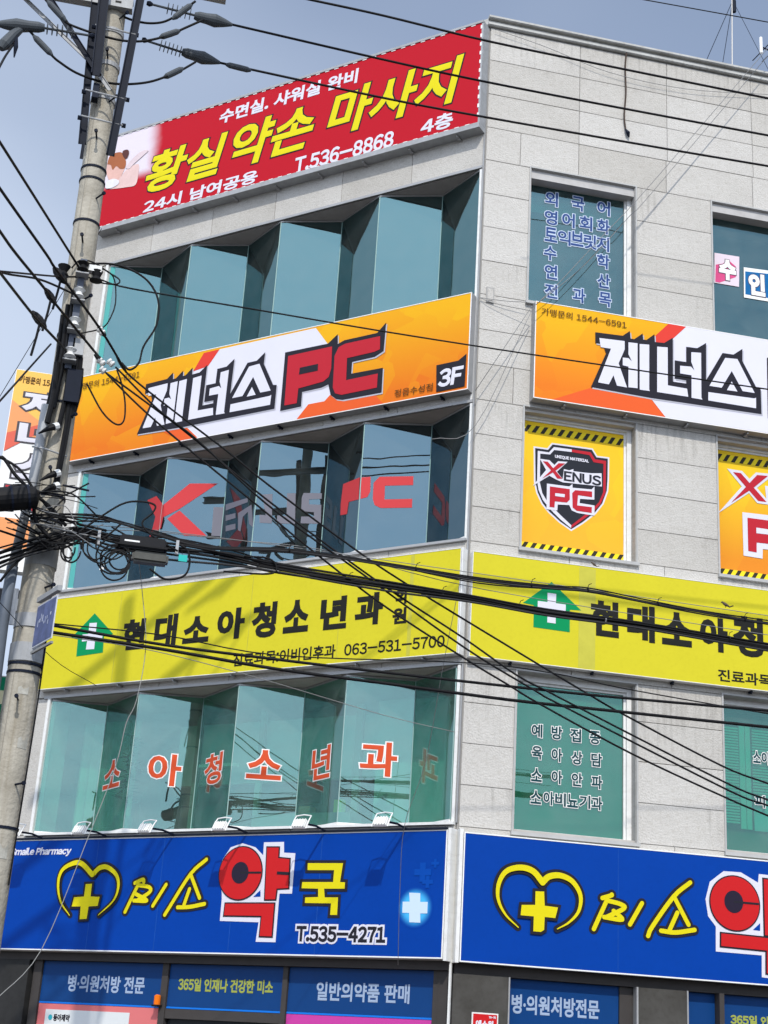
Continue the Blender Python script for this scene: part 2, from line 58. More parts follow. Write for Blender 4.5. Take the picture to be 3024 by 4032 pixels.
PANEPOLY=[('3', 1, 'red', [(0.373, 9.253), (0.68, 9.233), (0.933, 9.028), (0.988, 8.805), (0.961, 8.662), (0.582, 8.601), (0.671, 8.72), (0.726, 8.895)]), ('3', 2, 'red', [(0.026, 8.834), (0.016, 9.032), (0.364, 9.374), (0.773, 9.39), (0.255, 8.975)]), ('3', 2, 'red', [(0.258, 8.951), (0.093, 8.818), (0.37, 8.566), (0.702, 8.57)]), ('3', 2, 'grey', [(0.75, 9.023), (0.902, 9.025), (0.919, 8.579), (0.759, 8.582)]), ('3', 3, 'grey', [(0.048, 9.055), (0.693, 8.976), (0.705, 8.908), (0.068, 8.955)]), ('3', 3, 'grey', [(0.083, 8.876), (0.374, 8.833), (0.389, 8.755), (0.101, 8.787)]), ('3', 3, 'grey', [(0.116, 8.708), (0.405, 8.667), (0.422, 8.58), (0.134, 8.619)]), ('3', 3, 'grey', [(0.447, 8.813), (0.819, 8.839), (0.937, 8.462), (0.804, 8.552), (0.733, 8.753), (0.604, 8.715), (0.574, 8.503), (0.498, 8.542)]), ('3', 4, 'grey', [(0.08, 8.96), (0.225, 8.973), (0.254, 8.538), (0.083, 8.542), (0.072, 8.66), (0.159, 8.653)]), ('3', 4, 'grey', [(0.431, 8.988), (0.551, 8.991), (0.579, 8.538), (0.322, 8.54), (0.321, 8.657), (0.45, 8.652)]), ('3', 4, 'grey', [(0.662, 8.999), (0.919, 9.0), (0.92, 8.918), (0.746, 8.905), (0.752, 8.832), (0.923, 8.828), (0.936, 8.548), (0.655, 8.549), (0.655, 8.648), (0.834, 8.653), (0.829, 8.716), (0.649, 8.73), (0.642, 8.929)]), ('3', 5, 'red', [(0.462, 9.003), (0.874, 8.978), (0.882, 8.659), (0.638, 8.693), (0.613, 8.524), (0.448, 8.552), (0.435, 8.724)]), ('3', 6, 'red', [(0.003, 8.969), (0.13, 8.983), (0.138, 8.771), (0.102, 8.691), (0.014, 8.662)]), ('3', 6, 'red', [(0.701, 9.011), (0.704, 8.883), (0.329, 8.862), (0.333, 8.664), (0.703, 8.686), (0.705, 8.561), (0.291, 8.541), (0.207, 8.581), (0.177, 8.668), (0.175, 8.896), (0.248, 8.987)])]
PANETEXT=[('2', 1, '소', 0.189, 4.983, 0.756, 5.404), ('2', 2, '아', 0.228, 4.983, 0.702, 5.441), ('2', 3, '청', 0.251, 4.969, 0.768, 5.411), ('2', 4, '소', 0.186, 5.003, 0.663, 5.411), ('2', 5, '년', 0.316, 4.967, 0.793, 5.418), ('2', 6, '과', 0.221, 4.981, 0.706, 5.438)]
CABLES=[('high_voltage_line', 0.0125, [(-3.916, -4.6, 11.802), (-3.164, -4.6, 11.79), (-2.397, -4.6, 11.777), (-1.247, -4.6, 11.722), (0.25, -4.6, 11.715), (1.906, -4.6, 11.715), (3.744, -4.6, 11.715)]), ('high_voltage_line', 0.0125, [(-3.926, -4.3, 11.534), (-2.309, -4.3, 11.469), (-1.211, -4.3, 11.443), (0.369, -4.3, 11.448), (2.048, -4.3, 11.468), (3.912, -4.3, 11.49)]), ('high_voltage_line', 0.0125, [(-3.994, -4.0, 11.266), (-2.225, -4.0, 11.219), (-1.124, -4.0, 11.223), (0.923, -4.0, 11.261), (2.193, -4.0, 11.293), (4.085, -4.0, 11.34)]), ('thin_wire', 0.007, [(0.195, -2.5, 14.533), (1.365, -2.5, 14.583), (3.066, -2.5, 14.645), (4.069, -2.5, 14.682)]), ('jumper', 0.012, [(-4.321, -4.5, 11.571), (-4.434, -4.461, 11.459), (-4.537, -4.426, 11.361), (-4.644, -4.396, 11.308), (-4.803, -4.356, 11.301), (-4.993, -4.309, 11.358), (-5.24, -4.243, 11.508), (-5.411, -4.2, 11.587)]), ('jumper', 0.012, [(-4.216, -4.45, 11.406), (-4.41, -4.456, 11.24), (-4.527, -4.46, 11.138), (-4.733, -4.467, 11.015), (-4.91, -4.472, 10.96), (-5.091, -4.477, 10.95), (-5.389, -4.486, 10.983), (-5.577, -4.492, 11.045), (-5.785, -4.5, 11.254)]), ('jumper', 0.012, [(-4.236, -4.2, 11.068), (-4.354, -4.231, 10.927), (-4.44, -4.252, 10.841), (-4.634, -4.298, 10.673), (-4.809, -4.337, 10.572), (-4.985, -4.376, 10.505), (-5.164, -4.416, 10.474), (-5.368, -4.462, 10.484), (-5.532, -4.502, 10.539), (-5.628, -4.528, 10.592), (-5.875, -4.6, 10.779)]), ('left_drop', 0.012, [(-5.978, -4.6, 10.578), (-5.992, -4.953, 10.177), (-5.991, -5.25, 9.842), (-5.974, -6.0, 9.025)]), ('service_line', 0.0119, [(-5.827, -8.0, 7.605), (-5.683, -7.035, 7.909), (-5.151, -4.714, 8.36), (-5.06, -4.4, 8.392)]), ('service_line', 0.0119, [(-5.773, -8.0, 7.249), (-5.599, -7.281, 7.367), (-5.271, -6.247, 7.473), (-5.185, -5.997, 7.48), (-4.797, -5.065, 7.489), (-4.515, -4.4, 7.419)]), ('service_line', 0.0119, [(-5.721, -8.0, 6.911), (-5.565, -7.109, 7.119), (-5.464, -6.65, 7.209), (-5.238, -5.839, 7.353), (-5.182, -5.634, 7.375), (-4.746, -4.4, 7.499)]), ('service_line', 0.0119, [(-5.669, -8.0, 6.571), (-5.541, -6.846, 6.927), (-5.34, -5.635, 7.236), (-5.255, -5.244, 7.33), (-5.042, -4.4, 7.518)]), ('service_line', 0.0093, [(-5.706, -7.0, 6.839), (-5.587, -6.354, 7.199), (-5.24, -4.937, 7.991), (-5.063, -4.35, 8.338)]), ('service_line', 0.0102, [(-5.745, -6.0, 7.429), (-5.605, -5.625, 7.574), (-5.366, -5.073, 7.863), (-5.118, -4.544, 8.064), (-5.025, -4.35, 8.122)]), ('service_line', 0.0093, [(-5.516, -7.0, 5.6), (-5.446, -6.12, 6.217), (-5.22, -4.35, 7.608)]), ('thin_wire', 0.004, [(-5.863, -2.0, 7.788), (-5.769, -2.0, 8.04), (-5.394, -2.0, 9.091), (-4.975, -2.0, 10.253)]), ('drop_line', 0.0093, [(-4.807, -4.4, 7.82), (-4.646, -4.388, 7.611), (-4.515, -4.377, 7.43), (-4.103, -4.353, 7.161), (-3.511, -4.319, 6.814), (-3.122, -4.296, 6.563), (-2.321, -4.251, 6.099), (-1.749, -4.22, 5.802), (-0.482, -4.153, 5.229), (0.097, -4.123, 4.974), (0.447, -4.105, 4.827), (1.439, -4.056, 4.458), (1.926, -4.033, 4.339), (2.663, -4.0, 4.174)]), ('drop_line', 0.0093, [(-4.735, -4.4, 7.406), (-4.248, -4.379, 7.126), (-3.839, -4.361, 6.881), (-3.112, -4.328, 6.395), (-2.015, -4.28, 5.761), (-1.183, -4.245, 5.343), (-0.658, -4.223, 5.058), (-0.334, -4.21, 4.935), (0.009, -4.197, 4.806), (1.443, -4.142, 4.281), (1.873, -4.126, 4.164), (2.596, -4.1, 3.974)]), ('drop_line', 0.0093, [(-4.616, -4.4, 7.454), (-4.193, -4.386, 7.106), (-3.794, -4.374, 6.857), (-3.111, -4.353, 6.341), (-2.193, -4.326, 5.812), (-1.194, -4.297, 5.243), (-0.491, -4.278, 4.916), (-0.2, -4.27, 4.796), (1.4, -4.228, 4.204), (1.825, -4.217, 4.093), (2.537, -4.2, 3.908)]), ('drop_line', 0.0093, [(-4.752, -4.4, 7.431), (-4.357, -4.394, 7.102), (-3.898, -4.387, 6.775), (-3.106, -4.375, 6.247), (-2.593, -4.367, 5.904), (-1.964, -4.358, 5.517), (-1.203, -4.347, 5.127), (-0.767, -4.342, 4.923), (-0.44, -4.337, 4.771), (0.451, -4.325, 4.411), (1.343, -4.314, 4.112), (1.775, -4.309, 3.982), (2.474, -4.3, 3.773)]), ('mid_wire', 0.008, [(-4.873, -4.25, 8.401), (-4.562, -4.23, 8.368), (-3.386, -4.155, 8.398), (-2.074, -4.076, 8.427), (-0.506, -3.986, 8.483), (2.175, -3.843, 8.597), (3.017, -3.8, 8.628)]), ('loop', 0.0102, [(-5.08, -4.35, 8.468), (-4.786, -4.35, 8.528), (-4.565, -4.35, 8.49), (-4.4, -4.35, 8.384), (-4.303, -4.35, 8.204), (-4.298, -4.35, 7.96), (-4.389, -4.35, 7.727), (-4.412, -4.35, 7.555), (-4.487, -4.35, 7.471), (-4.568, -4.35, 7.529)]), ('loop', 0.0076, [(-5.136, -4.4, 8.393), (-5.073, -4.4, 8.483), (-4.956, -4.4, 8.488), (-4.795, -4.4, 8.407), (-4.692, -4.4, 8.352), (-4.707, -4.4, 8.3), (-4.845, -4.4, 8.287), (-4.978, -4.4, 8.324)]), ('loop', 0.0068, [(-5.068, -4.37, 8.452), (-4.886, -4.37, 8.456), (-4.748, -4.37, 8.383), (-4.697, -4.37, 8.146), (-4.719, -4.37, 7.972), (-4.787, -4.37, 7.839), (-4.986, -4.37, 7.745)]), ('loop', 0.0085, [(-4.85, -4.4, 7.247), (-4.683, -4.4, 6.997), (-4.546, -4.4, 6.892), (-4.479, -4.4, 6.938), (-4.49, -4.4, 7.12), (-4.543, -4.4, 7.298), (-4.601, -4.4, 7.429)]), ('roof_wire', 0.005, [(4.357, -0.35, 16.384), (4.053, -0.35, 15.908), (2.315, -0.35, 13.35), (1.63, -0.35, 12.411), (0.988, -0.35, 11.531), (0.69, -0.35, 11.166)]), ('roof_wire', 0.005, [(4.537, -0.25, 16.503), (4.187, -0.25, 15.981), (2.356, -0.25, 13.263), (2.053, -0.25, 12.86), (1.393, -0.25, 11.95), (0.723, -0.25, 11.224)]), ('tie_wire', 0.005, [(0.686, -0.2, 11.224), (-0.035, -0.15, 9.88)]), ('tie_wire', 0.005, [(0.687, -0.2, 11.171), (-0.009, -0.126, 9.401), (-0.571, -0.1, 9.131)]), ('tie_wire', 0.004, [(0.009, -0.03, 11.317), (0.35, -0.079, 11.303), (0.639, -0.12, 11.315)]), ('tie_wire', 0.004, [(0.009, -0.03, 11.317), (0.213, -0.066, 11.247), (0.704, -0.15, 11.176)]), ('wall_wire', 0.004, [(0.069, -0.05, 15.707), (0.842, -0.05, 15.577), (1.819, -0.05, 15.356), (3.009, -0.05, 15.336), (4.329, -0.05, 15.533)]), ('hanging_cord', 0.0036, [(-4.191, -4.2, 5.718), (-4.123, -4.227, 5.41), (-4.037, -4.273, 4.905), (-4.063, -4.317, 4.42), (-4.127, -4.339, 4.206), (-4.173, -4.375, 3.827), (-4.325, -4.439, 3.214), (-4.573, -4.538, 2.317), (-4.838, -4.59, 1.952), (-4.905, -4.6, 1.892)]), ('hanging_cord', 0.003, [(-1.047, -3.6, 6.164), (-1.003, -2.88, 5.432), (-0.945, -2.114, 4.595), (-1.01, -1.6, 4.017), (-0.906, -1.095, 3.41), (-0.742, -0.5, 2.667)]), ('thin_wire', 0.004, [(-4.842, -4.2, 4.934), (-3.944, -3.264, 5.142), (-2.824, -2.258, 5.251), (-1.17, -0.983, 5.3), (-0.161, -0.3, 5.351)]), ('thin_wire', 0.003, [(-5.342, -5.0, 5.003), (-4.822, -3.752, 4.844), (-4.391, -3.0, 4.81)]), ('low_line', 0.0136, [(-4.851, -4.35, 4.979), (-3.902, -4.315, 4.931), (-2.875, -4.278, 4.926), (-1.902, -4.244, 4.931), (-0.724, -4.205, 4.945), (0.358, -4.17, 4.968), (1.906, -4.122, 5.022), (2.655, -4.1, 5.048)]), ('low_line', 0.0153, [(-4.843, -4.35, 4.917), (-3.898, -4.315, 4.89), (-2.868, -4.278, 4.839), (-1.896, -4.244, 4.831), (-0.72, -4.205, 4.819), (0.358, -4.17, 4.835), (1.9, -4.122, 4.861), (2.646, -4.1, 4.878)]), ('thin_wire', 0.006, [(-4.853, -4.35, 4.994), (-3.912, -4.315, 5.016), (-2.879, -4.278, 4.965), (-1.101, -4.218, 5.118), (-0.269, -4.191, 5.12), (0.437, -4.168, 5.06), (1.905, -4.122, 4.992), (2.651, -4.1, 4.978)]), ('bundle', 0.0076, [(-5.491, -4.452, 5.523), (-5.386, -4.448, 5.575), (-5.181, -4.44, 5.67), (-4.918, -4.43, 5.785), (-4.712, -4.423, 5.856), (-4.35, -4.41, 5.836), (-3.901, -4.395, 5.885), (-3.383, -4.378, 5.848), (-2.973, -4.365, 5.79), (-1.969, -4.333, 5.759), (-1.162, -4.309, 5.731), (-0.416, -4.286, 5.705), (0.542, -4.258, 5.7), (1.87, -4.221, 5.658), (2.622, -4.2, 5.625)]), ('bundle', 0.0102, [(-5.483, -4.548, 5.489), (-5.375, -4.543, 5.505), (-5.164, -4.531, 5.634), (-4.914, -4.518, 5.751), (-4.727, -4.508, 5.83), (-4.348, -4.491, 5.789), (-3.891, -4.47, 5.807), (-3.399, -4.447, 5.785), (-2.971, -4.428, 5.759), (-1.977, -4.385, 5.741), (-1.176, -4.351, 5.72), (-0.397, -4.318, 5.689), (0.506, -4.282, 5.688), (1.883, -4.229, 5.654), (2.642, -4.2, 5.624)]), ('bundle', 0.0076, [(-5.476, -4.542, 5.462), (-5.355, -4.536, 5.509), (-5.161, -4.525, 5.644), (-4.923, -4.513, 5.762), (-4.709, -4.502, 5.822), (-4.365, -4.486, 5.767), (-3.895, -4.465, 5.814), (-3.39, -4.442, 5.78), (-2.957, -4.423, 5.748), (-1.985, -4.381, 5.714), (-1.149, -4.346, 5.717), (-0.409, -4.316, 5.677), (0.516, -4.28, 5.674), (1.869, -4.228, 5.632), (2.62, -4.2, 5.618)]), ('bundle', 0.0119, [(-5.468, -4.533, 5.417), (-5.366, -4.527, 5.503), (-5.171, -4.517, 5.599), (-4.893, -4.503, 5.724), (-4.718, -4.494, 5.814), (-4.363, -4.478, 5.768), (-3.874, -4.457, 5.762), (-3.396, -4.436, 5.796), (-2.976, -4.418, 5.74), (-1.984, -4.377, 5.721), (-1.174, -4.344, 5.708), (-0.411, -4.314, 5.664), (0.511, -4.278, 5.674), (1.888, -4.227, 5.624), (2.634, -4.2, 5.603)]), ('bundle', 0.0119, [(-5.473, -4.455, 5.433), (-5.352, -4.451, 5.492), (-5.166, -4.443, 5.589), (-4.899, -4.433, 5.741), (-4.71, -4.426, 5.818), (-4.346, -4.413, 5.783), (-3.879, -4.397, 5.801), (-3.378, -4.381, 5.784), (-2.962, -4.367, 5.736), (-1.964, -4.335, 5.71), (-1.157, -4.31, 5.703), (-0.4, -4.287, 5.668), (0.538, -4.259, 5.671), (1.885, -4.221, 5.634), (2.623, -4.2, 5.601)]), ('bundle', 0.0119, [(-5.487, -4.456, 5.423), (-5.345, -4.451, 5.443), (-5.162, -4.443, 5.583), (-4.906, -4.433, 5.711), (-4.72, -4.426, 5.802), (-4.359, -4.414, 5.767), (-3.867, -4.397, 5.775), (-3.392, -4.381, 5.76), (-2.962, -4.367, 5.733), (-1.96, -4.335, 5.716), (-1.157, -4.31, 5.702), (-0.413, -4.288, 5.661), (0.535, -4.26, 5.65), (1.875, -4.221, 5.62), (2.632, -4.2, 5.583)]), ('bundle', 0.0102, [(-5.472, -4.522, 5.347), (-5.362, -4.516, 5.423), (-5.163, -4.506, 5.533), (-4.903, -4.493, 5.675), (-4.72, -4.485, 5.759), (-4.354, -4.468, 5.708), (-3.895, -4.449, 5.748), (-3.389, -4.428, 5.744), (-2.967, -4.41, 5.714), (-1.973, -4.37, 5.686), (-1.156, -4.338, 5.687), (-0.415, -4.31, 5.64), (0.536, -4.274, 5.645), (1.859, -4.227, 5.616), (2.626, -4.2, 5.584)]), ('bundle', 0.0102, [(-5.462, -4.494, 5.319), (-5.354, -4.488, 5.389), (-5.156, -4.479, 5.526), (-4.897, -4.467, 5.66), (-4.719, -4.459, 5.757), (-4.355, -4.445, 5.717), (-3.889, -4.427, 5.722), (-3.374, -4.407, 5.721), (-2.954, -4.391, 5.69), (-1.977, -4.355, 5.689), (-1.16, -4.326, 5.678), (-0.392, -4.3, 5.649), (0.527, -4.269, 5.642), (1.87, -4.225, 5.601), (2.641, -4.2, 5.577)]), ('bundle', 0.0102, [(-5.465, -4.535, 5.309), (-5.345, -4.528, 5.383), (-5.16, -4.518, 5.506), (-4.89, -4.504, 5.632), (-4.711, -4.495, 5.739), (-4.345, -4.478, 5.654), (-3.867, -4.457, 5.664), (-3.375, -4.435, 5.691), (-2.976, -4.418, 5.689), (-1.975, -4.376, 5.655), (-1.165, -4.343, 5.661), (-0.395, -4.313, 5.632), (0.531, -4.277, 5.634), (1.865, -4.227, 5.585), (2.62, -4.2, 5.568)]), ('bundle', 0.0068, [(-5.164, -4.55, 5.877), (-4.886, -4.532, 5.93), (-4.6, -4.513, 5.966), (-4.396, -4.5, 5.941), (-4.024, -4.476, 5.892), (-3.606, -4.45, 5.836), (-2.876, -4.405, 5.922), (-1.987, -4.353, 5.928), (-1.088, -4.301, 5.919), (-0.328, -4.259, 5.948), (0.025, -4.24, 5.979), (0.553, -4.211, 5.952), (1.186, -4.177, 5.921), (1.93, -4.139, 5.92), (2.703, -4.1, 5.927)]), ('bundle', 0.0093, [(-5.163, -4.55, 5.871), (-4.886, -4.532, 5.926), (-4.598, -4.513, 5.955), (-4.393, -4.5, 5.923), (-4.022, -4.476, 5.874), (-3.605, -4.45, 5.829), (-2.875, -4.405, 5.912), (-1.986, -4.353, 5.916), (-1.087, -4.301, 5.904), (-0.328, -4.259, 5.934), (0.026, -4.24, 5.957), (0.553, -4.211, 5.931), (1.186, -4.177, 5.909), (1.929, -4.139, 5.896), (2.702, -4.1, 5.914)]), ('bundle', 0.0093, [(-5.16, -4.55, 5.845), (-4.883, -4.532, 5.904), (-4.596, -4.513, 5.933), (-4.393, -4.5, 5.922), (-4.021, -4.476, 5.865), (-3.605, -4.45, 5.823), (-2.875, -4.405, 5.901), (-1.986, -4.353, 5.904), (-1.087, -4.301, 5.887), (-0.328, -4.259, 5.92), (0.026, -4.24, 5.95), (0.553, -4.211, 5.926), (1.186, -4.177, 5.905), (1.929, -4.139, 5.888), (2.701, -4.1, 5.887)]), ('bundle', 0.0068, [(-5.159, -4.55, 5.837), (-4.882, -4.532, 5.899), (-4.595, -4.513, 5.929), (-4.393, -4.5, 5.92), (-4.02, -4.476, 5.854), (-3.604, -4.45, 5.812), (-2.873, -4.405, 5.887), (-1.986, -4.353, 5.909), (-1.086, -4.301, 5.866), (-0.328, -4.259, 5.915), (0.026, -4.24, 5.939), (0.553, -4.211, 5.92), (1.186, -4.177, 5.886), (1.928, -4.139, 5.881), (2.701, -4.1, 5.894)]), ('messenger', 0.0036, [(-4.965, -4.45, 5.802), (-4.55, -4.428, 5.903), (-3.655, -4.383, 5.948), (-1.978, -4.303, 5.97), (1.935, -4.131, 5.973), (2.705, -4.1, 5.967)]), ('messenger', 0.0036, [(-5.053, -4.45, 5.732), (-4.327, -4.413, 5.897), (-3.425, -4.368, 5.948), (-2.489, -4.324, 5.981), (-1.015, -4.256, 5.827), (1.929, -4.131, 5.776), (2.694, -4.1, 5.773)]), ('tangle', 0.016, [(-5.532, -4.5, 6.069), (-5.492, -4.5, 6.385), (-5.341, -4.5, 6.24), (-5.194, -4.5, 6.118), (-5.001, -4.5, 5.98), (-4.851, -4.5, 5.836)]), ('tangle', 0.012, [(-5.584, -4.5, 6.419), (-5.492, -4.5, 6.385), (-5.305, -4.5, 6.293), (-5.123, -4.5, 6.081), (-4.903, -4.5, 5.9), (-4.502, -4.5, 5.838)]), ('tangle', 0.012, [(-5.327, -4.5, 5.265), (-5.226, -4.5, 5.437), (-5.002, -4.5, 5.675), (-4.76, -4.5, 5.802)]), ('tangle', 0.01, [(-5.459, -4.5, 5.728), (-5.261, -4.5, 5.686), (-5.038, -4.5, 5.624), (-4.866, -4.5, 5.624), (-4.687, -4.5, 5.742)]), ('tangle', 0.009, [(-5.368, -4.5, 5.834), (-5.142, -4.5, 5.749), (-4.83, -4.5, 5.676), (-4.536, -4.5, 5.763), (-4.38, -4.5, 5.926)]), ('tangle', 0.018, [(-5.483, -4.6, 5.899), (-5.38, -4.6, 6.066), (-5.257, -4.6, 6.107), (-5.158, -4.6, 6.016), (-5.108, -4.6, 5.812), (-4.96, -4.6, 5.671)]), ('tangle', 0.009, [(-4.755, -4.55, 5.751), (-4.64, -4.55, 5.872), (-4.403, -4.55, 6.084), (-4.231, -4.55, 6.132), (-4.117, -4.55, 6.113), (-4.131, -4.55, 6.039), (-4.208, -4.55, 5.933), (-4.107, -4.55, 5.829), (-3.873, -4.55, 5.719)]), ('tangle', 0.008, [(-4.463, -4.5, 5.879), (-4.323, -4.5, 5.816), (-4.184, -4.5, 5.764)]), ('tangle', 0.009, [(-3.449, -4.45, 5.619), (-3.065, -4.45, 5.646), (-2.979, -4.45, 5.705), (-3.055, -4.45, 5.791), (-3.283, -4.45, 5.784)]), ('tangle', 0.01, [(-4.093, -4.5, 5.542), (-3.952, -4.5, 5.467), (-3.802, -4.5, 5.51), (-3.757, -4.5, 5.61), (-3.782, -4.5, 5.748), (-3.878, -4.5, 5.806)]), ('coil', 0.008, [(-4.748, -4.55, 5.635), (-4.748, -4.55, 5.594), (-4.758, -4.55, 5.56), (-4.777, -4.55, 5.538), (-4.8, -4.55, 5.533), (-4.824, -4.55, 5.545), (-4.844, -4.55, 5.573), (-4.857, -4.55, 5.611), (-4.859, -4.55, 5.653), (-4.851, -4.55, 5.69), (-4.835, -4.55, 5.715), (-4.812, -4.55, 5.724), (-4.787, -4.55, 5.715), (-4.766, -4.55, 5.69), (-4.751, -4.55, 5.653)]), ('coil', 0.008, [(-4.696, -4.55, 5.604), (-4.705, -4.55, 5.556), (-4.727, -4.55, 5.518), (-4.756, -4.55, 5.498), (-4.787, -4.55, 5.498), (-4.815, -4.55, 5.519), (-4.834, -4.55, 5.557), (-4.841, -4.55, 5.604), (-4.835, -4.55, 5.653), (-4.816, -4.55, 5.694), (-4.788, -4.55, 5.719), (-4.757, -4.55, 5.723), (-4.727, -4.55, 5.707), (-4.706, -4.55, 5.672), (-4.696, -4.55, 5.625)]), ('coil', 0.008, [(-4.768, -4.55, 5.585), (-4.763, -4.55, 5.556), (-4.768, -4.55, 5.529), (-4.78, -4.55, 5.51), (-4.799, -4.55, 5.502), (-4.82, -4.55, 5.506), (-4.84, -4.55, 5.522), (-4.855, -4.55, 5.547), (-4.861, -4.55, 5.575), (-4.859, -4.55, 5.603), (-4.848, -4.55, 5.624), (-4.831, -4.55, 5.635), (-4.81, -4.55, 5.633), (-4.789, -4.55, 5.62), (-4.773, -4.55, 5.597)]), ('coil', 0.008, [(-4.268, -4.55, 5.555), (-4.289, -4.55, 5.504), (-4.329, -4.55, 5.468), (-4.382, -4.55, 5.452), (-4.438, -4.55, 5.46), (-4.485, -4.55, 5.49), (-4.516, -4.55, 5.536), (-4.525, -4.55, 5.591), (-4.51, -4.55, 5.643), (-4.473, -4.55, 5.683), (-4.422, -4.55, 5.704), (-4.366, -4.55, 5.702), (-4.316, -4.55, 5.676), (-4.28, -4.55, 5.632), (-4.267, -4.55, 5.578)]), ('coil', 0.008, [(-4.269, -4.55, 5.538), (-4.282, -4.55, 5.495), (-4.313, -4.55, 5.462), (-4.356, -4.55, 5.445), (-4.402, -4.55, 5.446), (-4.444, -4.55, 5.467), (-4.473, -4.55, 5.502), (-4.485, -4.55, 5.545), (-4.476, -4.55, 5.589), (-4.449, -4.55, 5.625), (-4.408, -4.55, 5.646), (-4.362, -4.55, 5.649), (-4.318, -4.55, 5.632), (-4.285, -4.55, 5.6), (-4.27, -4.55, 5.557)]), ('coil', 0.008, [(-4.278, -4.55, 5.602), (-4.289, -4.55, 5.534), (-4.325, -4.55, 5.478), (-4.379, -4.55, 5.445), (-4.44, -4.55, 5.44), (-4.497, -4.55, 5.464), (-4.541, -4.55, 5.514), (-4.562, -4.55, 5.58), (-4.556, -4.55, 5.649), (-4.525, -4.55, 5.709), (-4.475, -4.55, 5.749), (-4.414, -4.55, 5.76), (-4.354, -4.55, 5.742), (-4.307, -4.55, 5.696), (-4.281, -4.55, 5.633)]), ('coil', 0.008, [(-4.279, -4.55, 5.546), (-4.296, -4.55, 5.513), (-4.326, -4.55, 5.491), (-4.362, -4.55, 5.484), (-4.398, -4.55, 5.493), (-4.428, -4.55, 5.517), (-4.446, -4.55, 5.551), (-4.448, -4.55, 5.588), (-4.434, -4.55, 5.623), (-4.407, -4.55, 5.648), (-4.371, -4.55, 5.659), (-4.334, -4.55, 5.654), (-4.302, -4.55, 5.633), (-4.282, -4.55, 5.6), (-4.277, -4.55, 5.563)]), ('coil', 0.008, [(-4.282, -4.55, 5.536), (-4.286, -4.55, 5.477), (-4.311, -4.55, 5.426), (-4.353, -4.55, 5.393), (-4.403, -4.55, 5.383), (-4.453, -4.55, 5.399), (-4.493, -4.55, 5.438), (-4.515, -4.55, 5.492), (-4.516, -4.55, 5.551), (-4.496, -4.55, 5.605), (-4.457, -4.55, 5.643), (-4.408, -4.55, 5.658), (-4.357, -4.55, 5.647), (-4.314, -4.55, 5.613), (-4.287, -4.55, 5.561)])]
SLEEVES=[((-4.525, -4.48, 11.317), (-4.351, -4.48, 11.542), 'grey sleeve on the jumper above the upper insulator'), ((-4.625, -4.45, 11.089), (-4.435, -4.45, 11.219), 'grey sleeve on the jumper between the two right insulators'), ((-4.53, -4.25, 10.774), (-4.351, -4.25, 10.928), 'grey sleeve on the lowest jumper right of the pole'), ((-5.743, -4.55, 11.182), (-5.538, -4.55, 10.99), 'grey sleeve on the jumper left of the pole head'), ((-5.813, -4.58, 10.728), (-5.612, -4.58, 10.549), 'grey sleeve on the lowest jumper left of the pole'), ((-3.92, -4.0, 11.26), (-3.651, -4.0, 11.243), 'grey sleeve just past the lower right insulator')]
SPLICES=[((-5.279, -4.75, 8.177), (-5.147, -4.75, 8.035), 0.045, 'bulky black splice on the uppermost left service line'), ((-5.309, -5.0, 7.82), (-5.202, -5.0, 7.69), 0.035, 'black splice on the middle left service line'), ((-5.376, -5.2, 7.48), (-5.241, -5.2, 7.344), 0.04, 'black splice low on the left service lines'), ((-4.82, -4.42, 7.826), (-4.746, -4.42, 7.736), 0.028, 'black joint on the rightmost slanting line'), ((-4.816, -4.42, 7.541), (-4.717, -4.42, 7.452), 0.026, 'black joint on the second slanting line')]
WHITES=[((-4.814, -4.44, 7.796), (-4.764, -4.44, 7.748), 'white insulator at the head of the rightmost slanting line'), ((-4.778, -4.44, 7.485), (-4.723, -4.44, 7.442), 'white insulator at the head of the second slanting line'), ((-4.692, -4.44, 7.489), (-4.637, -4.44, 7.449), 'white insulator beside the orange sign, nearest the phone number'), ((-4.752, -4.44, 7.399), (-4.702, -4.44, 7.369), 'white insulator beside the orange sign, lowest of four')]
WALLCORD=[(2.091, -0.03, 15.806), (2.07, -0.03, 15.521), (2.081, -0.03, 15.076), (2.056, -0.03, 14.669), (2.078, -0.03, 14.436)]


